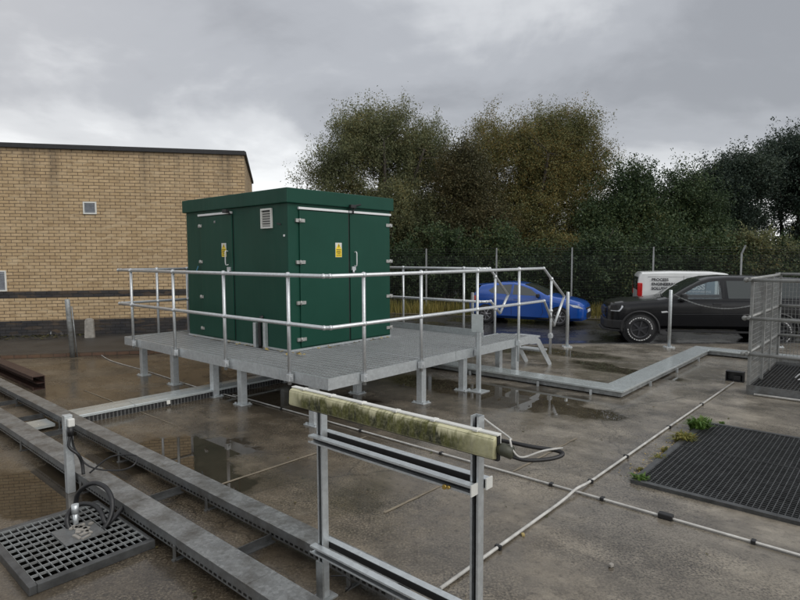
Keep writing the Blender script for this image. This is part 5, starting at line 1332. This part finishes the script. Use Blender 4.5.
# ---- black pickup with a roofed load bed
def mk_pickup():
    sh = Shell(5.36, [(0, .94), (.04, 1.03), (.14, 1.08), (.4, 1.125), (1.3, 1.20), (1.50, 1.24), (1.95, 1.52), (2.30, 1.715), (2.55, 1.785), (3.0, 1.82), (3.8, 1.81), (4.4, 1.78), (5.0, 1.75), (5.20, 1.60), (5.36, 1.25)],
               [(0, .50), (.10, .36), (.45, .34), (1.5, .40), (4.9, .44), (5.2, .55), (5.36, .58)], [(0, .96), (.5, 1.05), (1.4, 1.15), (3.2, 1.19), (5.36, 1.20)],
               [(0, .50), (.04, .64), (.12, .78), (.25, .88), (.5, .945), (.9, .955), (5.0, .955), (5.30, .92), (5.36, .90)], .36)
    t = thing('pickup_truck', 'dirty black pickup truck with white lettered tyres parked beyond the slab edge', 'pickup', (0, 0, 0), 0)
    wr = .395; xf, xr = .83, 4.10
    wa = [(1.74, 1.22), (2.80, 1.235), (2.76, 1.69), (2.50, 1.66), (2.20, 1.54), (1.92, 1.37)]; wb = [(2.95, 1.24), (3.72, 1.25), (3.66, 1.69), (2.92, 1.695)]; wc = [(1.80, 1.22), (3.72, 1.25), (3.66, 1.69), (2.50, 1.66), (2.20, 1.54), (1.96, 1.37)]
    shell_obj(sh, 'body', 'black_paint', t, [(xf, wr, wr*1.15), (xr, wr, wr*1.15)], [(wa, -1.5, -.5), (wc, .5, 1.5), ([(1.70, 1.15), (4.3, 1.15), (4.2, 1.72), (2.52, 1.72), (2.25, 1.60), (1.92, 1.37)], -.66, .66)])
    for x in (xf, xr):
        liner(t, x, wr, wr*1.15, .93)
        for s in (1, -1): wheel(t, x, s*.82, wr, .26, s, 'rim_dark', True, 6)
        # flared arch
        for s in (1, -1):
            b = MB(); pl = [(x+wr*1.2*math.cos(q), s*(sh.side(x, 0.75)+.012), wr+wr*1.2*math.sin(q)) for q in [R(-12+204*k/24) for k in range(25)]]; b.tube(pl, .030, 8)
            b.build('arch_flare', 'trim', t)
    side_panel(sh, wa, -.012, 'side_window', 'glass_clear', t, (-1,), .001); side_panel(sh, wc, -.012, 'side_window', 'glass_clear', t, (1,), .001)
    side_panel(sh, wb, .004, 'side_window', 'glass_dark', t, (-1,)); side_panel(sh, [(3.98, 1.26), (4.92, 1.27), (4.86, 1.65), (3.94, 1.67)], .004, 'side_window', 'glass_dark', t)
    top_panel(sh, 1.50, 2.32, .97, .95, .006, 'windscreen', 'glass_dark', t)
    for path in ([(1.60, 1.16), (1.52, .62), (1.60, .48)], [(2.84, 1.72), (2.86, .48)], [(3.78, 1.70), (3.80, 1.15), (3.60, .80), (3.52, .52)]): strip_on(sh, path, .006, -.001, 'door_gap', 'trim', t)
    strip_on(sh, [(1.45, 1.185), (5.2, 1.215)], .011, .002, 'waist_strip', 'trim', t)
    strip_on(sh, [(1.5, .80), (3.6, .84)], .02, -.014, 'crease', 'black_paint', t)
    for s in (1, -1):
        b = MB(); b.bb((1.5, s*.86-.06, .34), (3.6, s*.86+.09, .39), .012); b.build('side_step', 'trim', t)
    for x in (2.68, 3.62):
        for s in (1, -1):
            b = MB(); b.box((x, s*(sh.side(x, 1.09)+.012), 1.09), (.2, .03, .035), None, .01); b.build('door_handle', 'trim', t)
    for s in (1, -1):
        b = MB(); y = sh.side(1.8, 1.2); b.box((1.86, s*(y+.16), 1.27), (.15, .26, .19), None, .04); b.bar((1.86, s*(y-.02), 1.18), (1.80, s*(y+.07), 1.22), .05, .04); b.build('mirror', 'trim', t)
        side_panel(sh, [(.07, .84), (.30, .84), (.36, .88), (.44, 1.02), (.38, 1.045), (.10, 1.0)], .008, 'headlight', 'trim', t, (s,))
        side_panel(sh, [(.10, .855), (.31, .855), (.40, .98), (.385, 1.02), (.36, 1.02), (.33, .93), (.28, .885), (.10, .875)], .012, 'daytime_lamp', 'clear_lens', t, (s,))
        side_panel(sh, [(1.36, .84), (1.52, .86), (1.48, .90), (1.34, .88)], .008, 'side_badge', 'plate', t, (s,))
        side_panel(sh, [(5.14, .92), (5.32, .92), (5.30, 1.18), (5.16, 1.18)], .006, 'tail_lamp', 'red_lens', t, (s,))
    b = MB(); b.bb((-.03, -.48, .70), (.05, .48, .93), .02); b.bb((-.045, -.50, .80), (-.02, .50, .84), .01); b.build('grille', 'trim', t)
    b = MB(); b.prism([(-.05, -.45), (-.05, .45), (.02, .66), (.14, .82), (.32, .92), (.44, .95), (.44, -.95), (.32, -.92), (.14, -.82), (.02, -.66)], .38, .62, 'z', .03); b.build('bumper', 'trim', t)
    b = MB(); b.prism([(-.09, -.45), (-.09, .45), (-.01, .68), (.10, .84), (.28, .93), (.40, .93), (.40, -.93), (.28, -.93), (.10, -.84), (-.01, -.68)], .31, .37, 'z', .012); b.build('front_splitter', 'trim', t)
    b = MB(); b.bar((1.44, -.5, 1.26), (1.52, .2, 1.285), .02, .02); b.build('wiper', 'trim', t)
    t.rotation_euler.z = R(-14)
    # nearest front wheel stands where the photo shows it
    q = G(639.5, 343.6, -.45); off = Vector((xf, -.93, 0)); off.rotate(t.rotation_euler); t.location = Vector((q.x, q.y, -.45))-off
    return t
PK = mk_pickup()
# ---- white van behind it
def mk_van():
    sh = Shell(4.5, [(0, .62), (.06, .82), (.3, .95), (.75, 1.08), (.95, 1.14), (1.55, 1.62), (1.85, 1.78), (2.3, 1.83), (3.5, 1.84), (4.38, 1.81), (4.46, 1.72), (4.5, 1.55)],
               [(0, .28), (.15, .22), (4.3, .24), (4.5, .34)], [(0, .8), (1.0, 1.08), (4.5, 1.12)], [(0, .60), (.1, .76), (.4, .87), (.8, .905), (4.3, .905), (4.46, .88), (4.5, .84)], .05)
    t = thing('white_van', 'small white panel van with dark lettering parked behind the black pickup', 'van', (0, 0, 0), 0)
    wr = .325; xf, xr = .9, 3.62
    shell_obj(sh, 'body', 'white_paint', t, [(xf, wr, wr*1.13), (xr, wr, wr*1.13)])
    for x in (xf, xr):
        liner(t, x, wr, wr*1.13, .89)
        for s in (1, -1): wheel(t, x, s*.78, wr, .2, s, 'alloy')
    side_panel(sh, [(1.18, 1.13), (2.05, 1.15), (2.02, 1.66), (1.72, 1.60)], .004, 'side_window', 'glass_dark', t)
    top_panel(sh, .98, 1.78, .97, .95, .006, 'windscreen', 'glass_dark', t)
    for path in ([(2.12, 1.7), (2.14, .4)], [(3.12, 1.7), (3.14, .45)]): strip_on(sh, path, .006, -.001, 'door_gap', 'trim', t)
    strip_on(sh, [(2.2, 1.66), (4.2, 1.66)], .010, -.003, 'roof_gutter', 'trim_grey', t)
    for s in (1, -1):
        b = MB(); b.bb((4.36, s*.80-.08 if s > 0 else -.90, 1.02), (4.512, .90 if s > 0 else -.72, 1.46), .03); b.build('tail_lamp', 'red_lens', t)
        side_panel(sh, [(.10, .70), (.45, .82), (.60, .95), (.2, .86)], .006, 'headlight', 'clear_lens', t, (s,))
        b = MB(); b.box((1.25, s*1.0, 1.18), (.12, .2, .2), None, .03); b.bar((1.27, s*.88, 1.12), (1.26, s*.94, 1.15), .04, .04); b.build('mirror', 'trim', t)
    for lo, hi in (((4.40, -.85, .40), (4.55, .85, .58)), ((-.04, -.7, .30), (.06, .7, .5))):
        b = MB(); b.bb(lo, hi, .02); b.build('bumper', 'trim', t)
    for s in (1, -1):
        b = MB(); b.bb((4.485, s*.42-.34, 1.22), (4.512, s*.42+.34, 1.66), .01); b.build('rear_window', 'glass_dark', t)
    # the van faces right: nose -> +x world, so its y=+ side looks at the camera after a half turn
    yaw = R(180-17); t.rotation_euler.z = yaw
    q = A(637.5, 300, 19.0); off = Vector((4.5, .86, 0)); off.rotate(t.rotation_euler); t.location = Vector((q.x, q.y, -.45))-off
    # lettering on the side that faces the yard: text x runs towards the nose
    y = sh.side(3.4, 1.12)+.014
    def put(txt, size, xl, z, mat, nm, bold=.0, tilt=0):
        M4 = Matrix(((-1, 0, 0, xl), (0, 0, 1, y), (0, 1, 0, z), (0, 0, 0, 1)))
        return text_mesh(txt, size, nm, mat, t, M4, .002, bold)
    def X_(px):   # where a sight line meets the van's side
        d = Vector(ray(px, 285)); ct = Vector((-math.sin(yaw), math.cos(yaw), 0)); P0 = t.location+ct*.9; k = (P0-Vector((0, 0, EYE))).dot(ct)/d.dot(ct)
        return (Vector((0, 0, EYE))+d*k-t.location).dot(Vector((math.cos(yaw), math.sin(yaw), 0)))
    b = MB(); b.bb((X_(715), y-.06, 1.02), (X_(686.5), y-.004, 1.60), .004); b.build('livery_panel', 'livery', t)
    for k, (w_, z) in enumerate((('PROCESS', 1.53), ('ENGINEERING', 1.385), ('SOLUTIONS', 1.24))): put(w_, .125, X_(651.5), z, 'ink', 'lettering', .004)
    put('OSS', .235, X_(691), 1.265, 'white_mark', 'lettering', .008); put('EN ENGINEERING', .085, X_(688), 1.165, 'white_mark', 'lettering', .001); put('OFFICE', .05, X_(704), 1.09, 'white_mark', 'lettering')
M['trim_grey'] = simple('grey_seam', (0.35, 0.36, 0.36), 0.5, 0, 0.1, 5)
mk_van()

#@@LIGHT
def mk_world():
    w = bpy.data.worlds.new('World'); SC.world = w; w.use_nodes = True
    t = NT(w.node_tree); t.n.clear()
    out = t.add('ShaderNodeOutputWorld'); bg = t.add('ShaderNodeBackground'); t.link(bg.outputs[0], out.inputs[0])
    sky = t.add('ShaderNodeTexSky', sky_type='NISHITA'); sky.sun_disc = False; sky.sun_elevation = R(38); sky.sun_rotation = R(-50)
    sky.air_density = 1.0; sky.dust_density = 2.0
    tc = t.add('ShaderNodeTexCoord'); d = tc.outputs['Generated']
    sp = t.add('ShaderNodeSeparateXYZ'); t.link(d, sp.inputs[0])
    zc = t.math('MAXIMUM', t.math('ADD', sp.outputs[2], 0.26), 0.05)
    cb = t.add('ShaderNodeCombineXYZ'); t.link(t.math('DIVIDE', sp.outputs[0], zc), cb.inputs[0]); t.link(t.math('DIVIDE', sp.outputs[1], zc), cb.inputs[1])
    p = cb.outputs[0]
    n1 = t.noise(t.vmath('ADD', p, (4.2, 1.3, 0)), 0.55, 6, 0.55, 0.6); n2 = t.noise(t.vmath('ADD', p, (1.2, 7.3, 0)), 1.7, 6, 0.55, 0.3)
    f = t.math('ADD', t.math('MULTIPLY', n1, 0.60), t.math('MULTIPLY', n2, 0.40))
    # cloud deck: thick grey base, thinner and brighter towards the horizon and to the left
    el = sp.outputs[2]
    thin = t.math('SUBTRACT', 1.0, t.step(el, 0.06, 0.26))
    f = t.math('ADD', t.math('SUBTRACT', f, 0.075), t.math('MULTIPLY', thin, 0.32))
    f = t.math('ADD', f, t.math('MULTIPLY', t.step(el, 0.36, 0.8), 0.16))
    f = t.math('ADD', f, t.math('MULTIPLY', t.step(sp.outputs[1], 0.1, -0.7), 0.08))
    c = t.ramp(f, [(0.36, (2.3, 2.38, 2.55)), (0.46, (3.0, 3.1, 3.3)), (0.55, (4.4, 4.5, 4.65)), (0.65, (6.0, 6.1, 6.2)), (0.76, (7.0, 7.05, 7.1))], 'EASE')
    c = t.mix(0.94, sky.outputs[0], c)
    t.link(c, bg.inputs[0]); bg.inputs[1].default_value = SKY_S
    s = bpy.data.lights.new('sun', 'SUN'); s.energy = 1.1; s.angle = R(45); s.color = (1.0, 0.97, 0.93)
    o = bpy.data.objects.new('sun', s); COL.objects.link(o); o.rotation_euler = (R(52), 0, R(50))
SKY_S = 0.11
mk_world()
cam = bpy.data.cameras.new('camera'); cam.sensor_width = 36; cam.sensor_fit = 'HORIZONTAL'; cam.lens = F/800*36; cam.clip_end = 1500; cam.clip_start = .05
co = bpy.data.objects.new('camera', cam); COL.objects.link(co); co.location = (0, 0, EYE)
co.rotation_euler = (Matrix.Rotation(PI/2-PITCH, 3, 'X') @ Matrix.Rotation(-ROLL, 3, 'Z')).to_euler()
SC.camera = co
SC.view_settings.view_transform = 'Standard'; SC.view_settings.look = 'None'; SC.view_settings.gamma = 1; SC.view_settings.exposure = 0.5; SC.view_settings.use_curve_mapping = False
SC.cycles.use_denoising = True
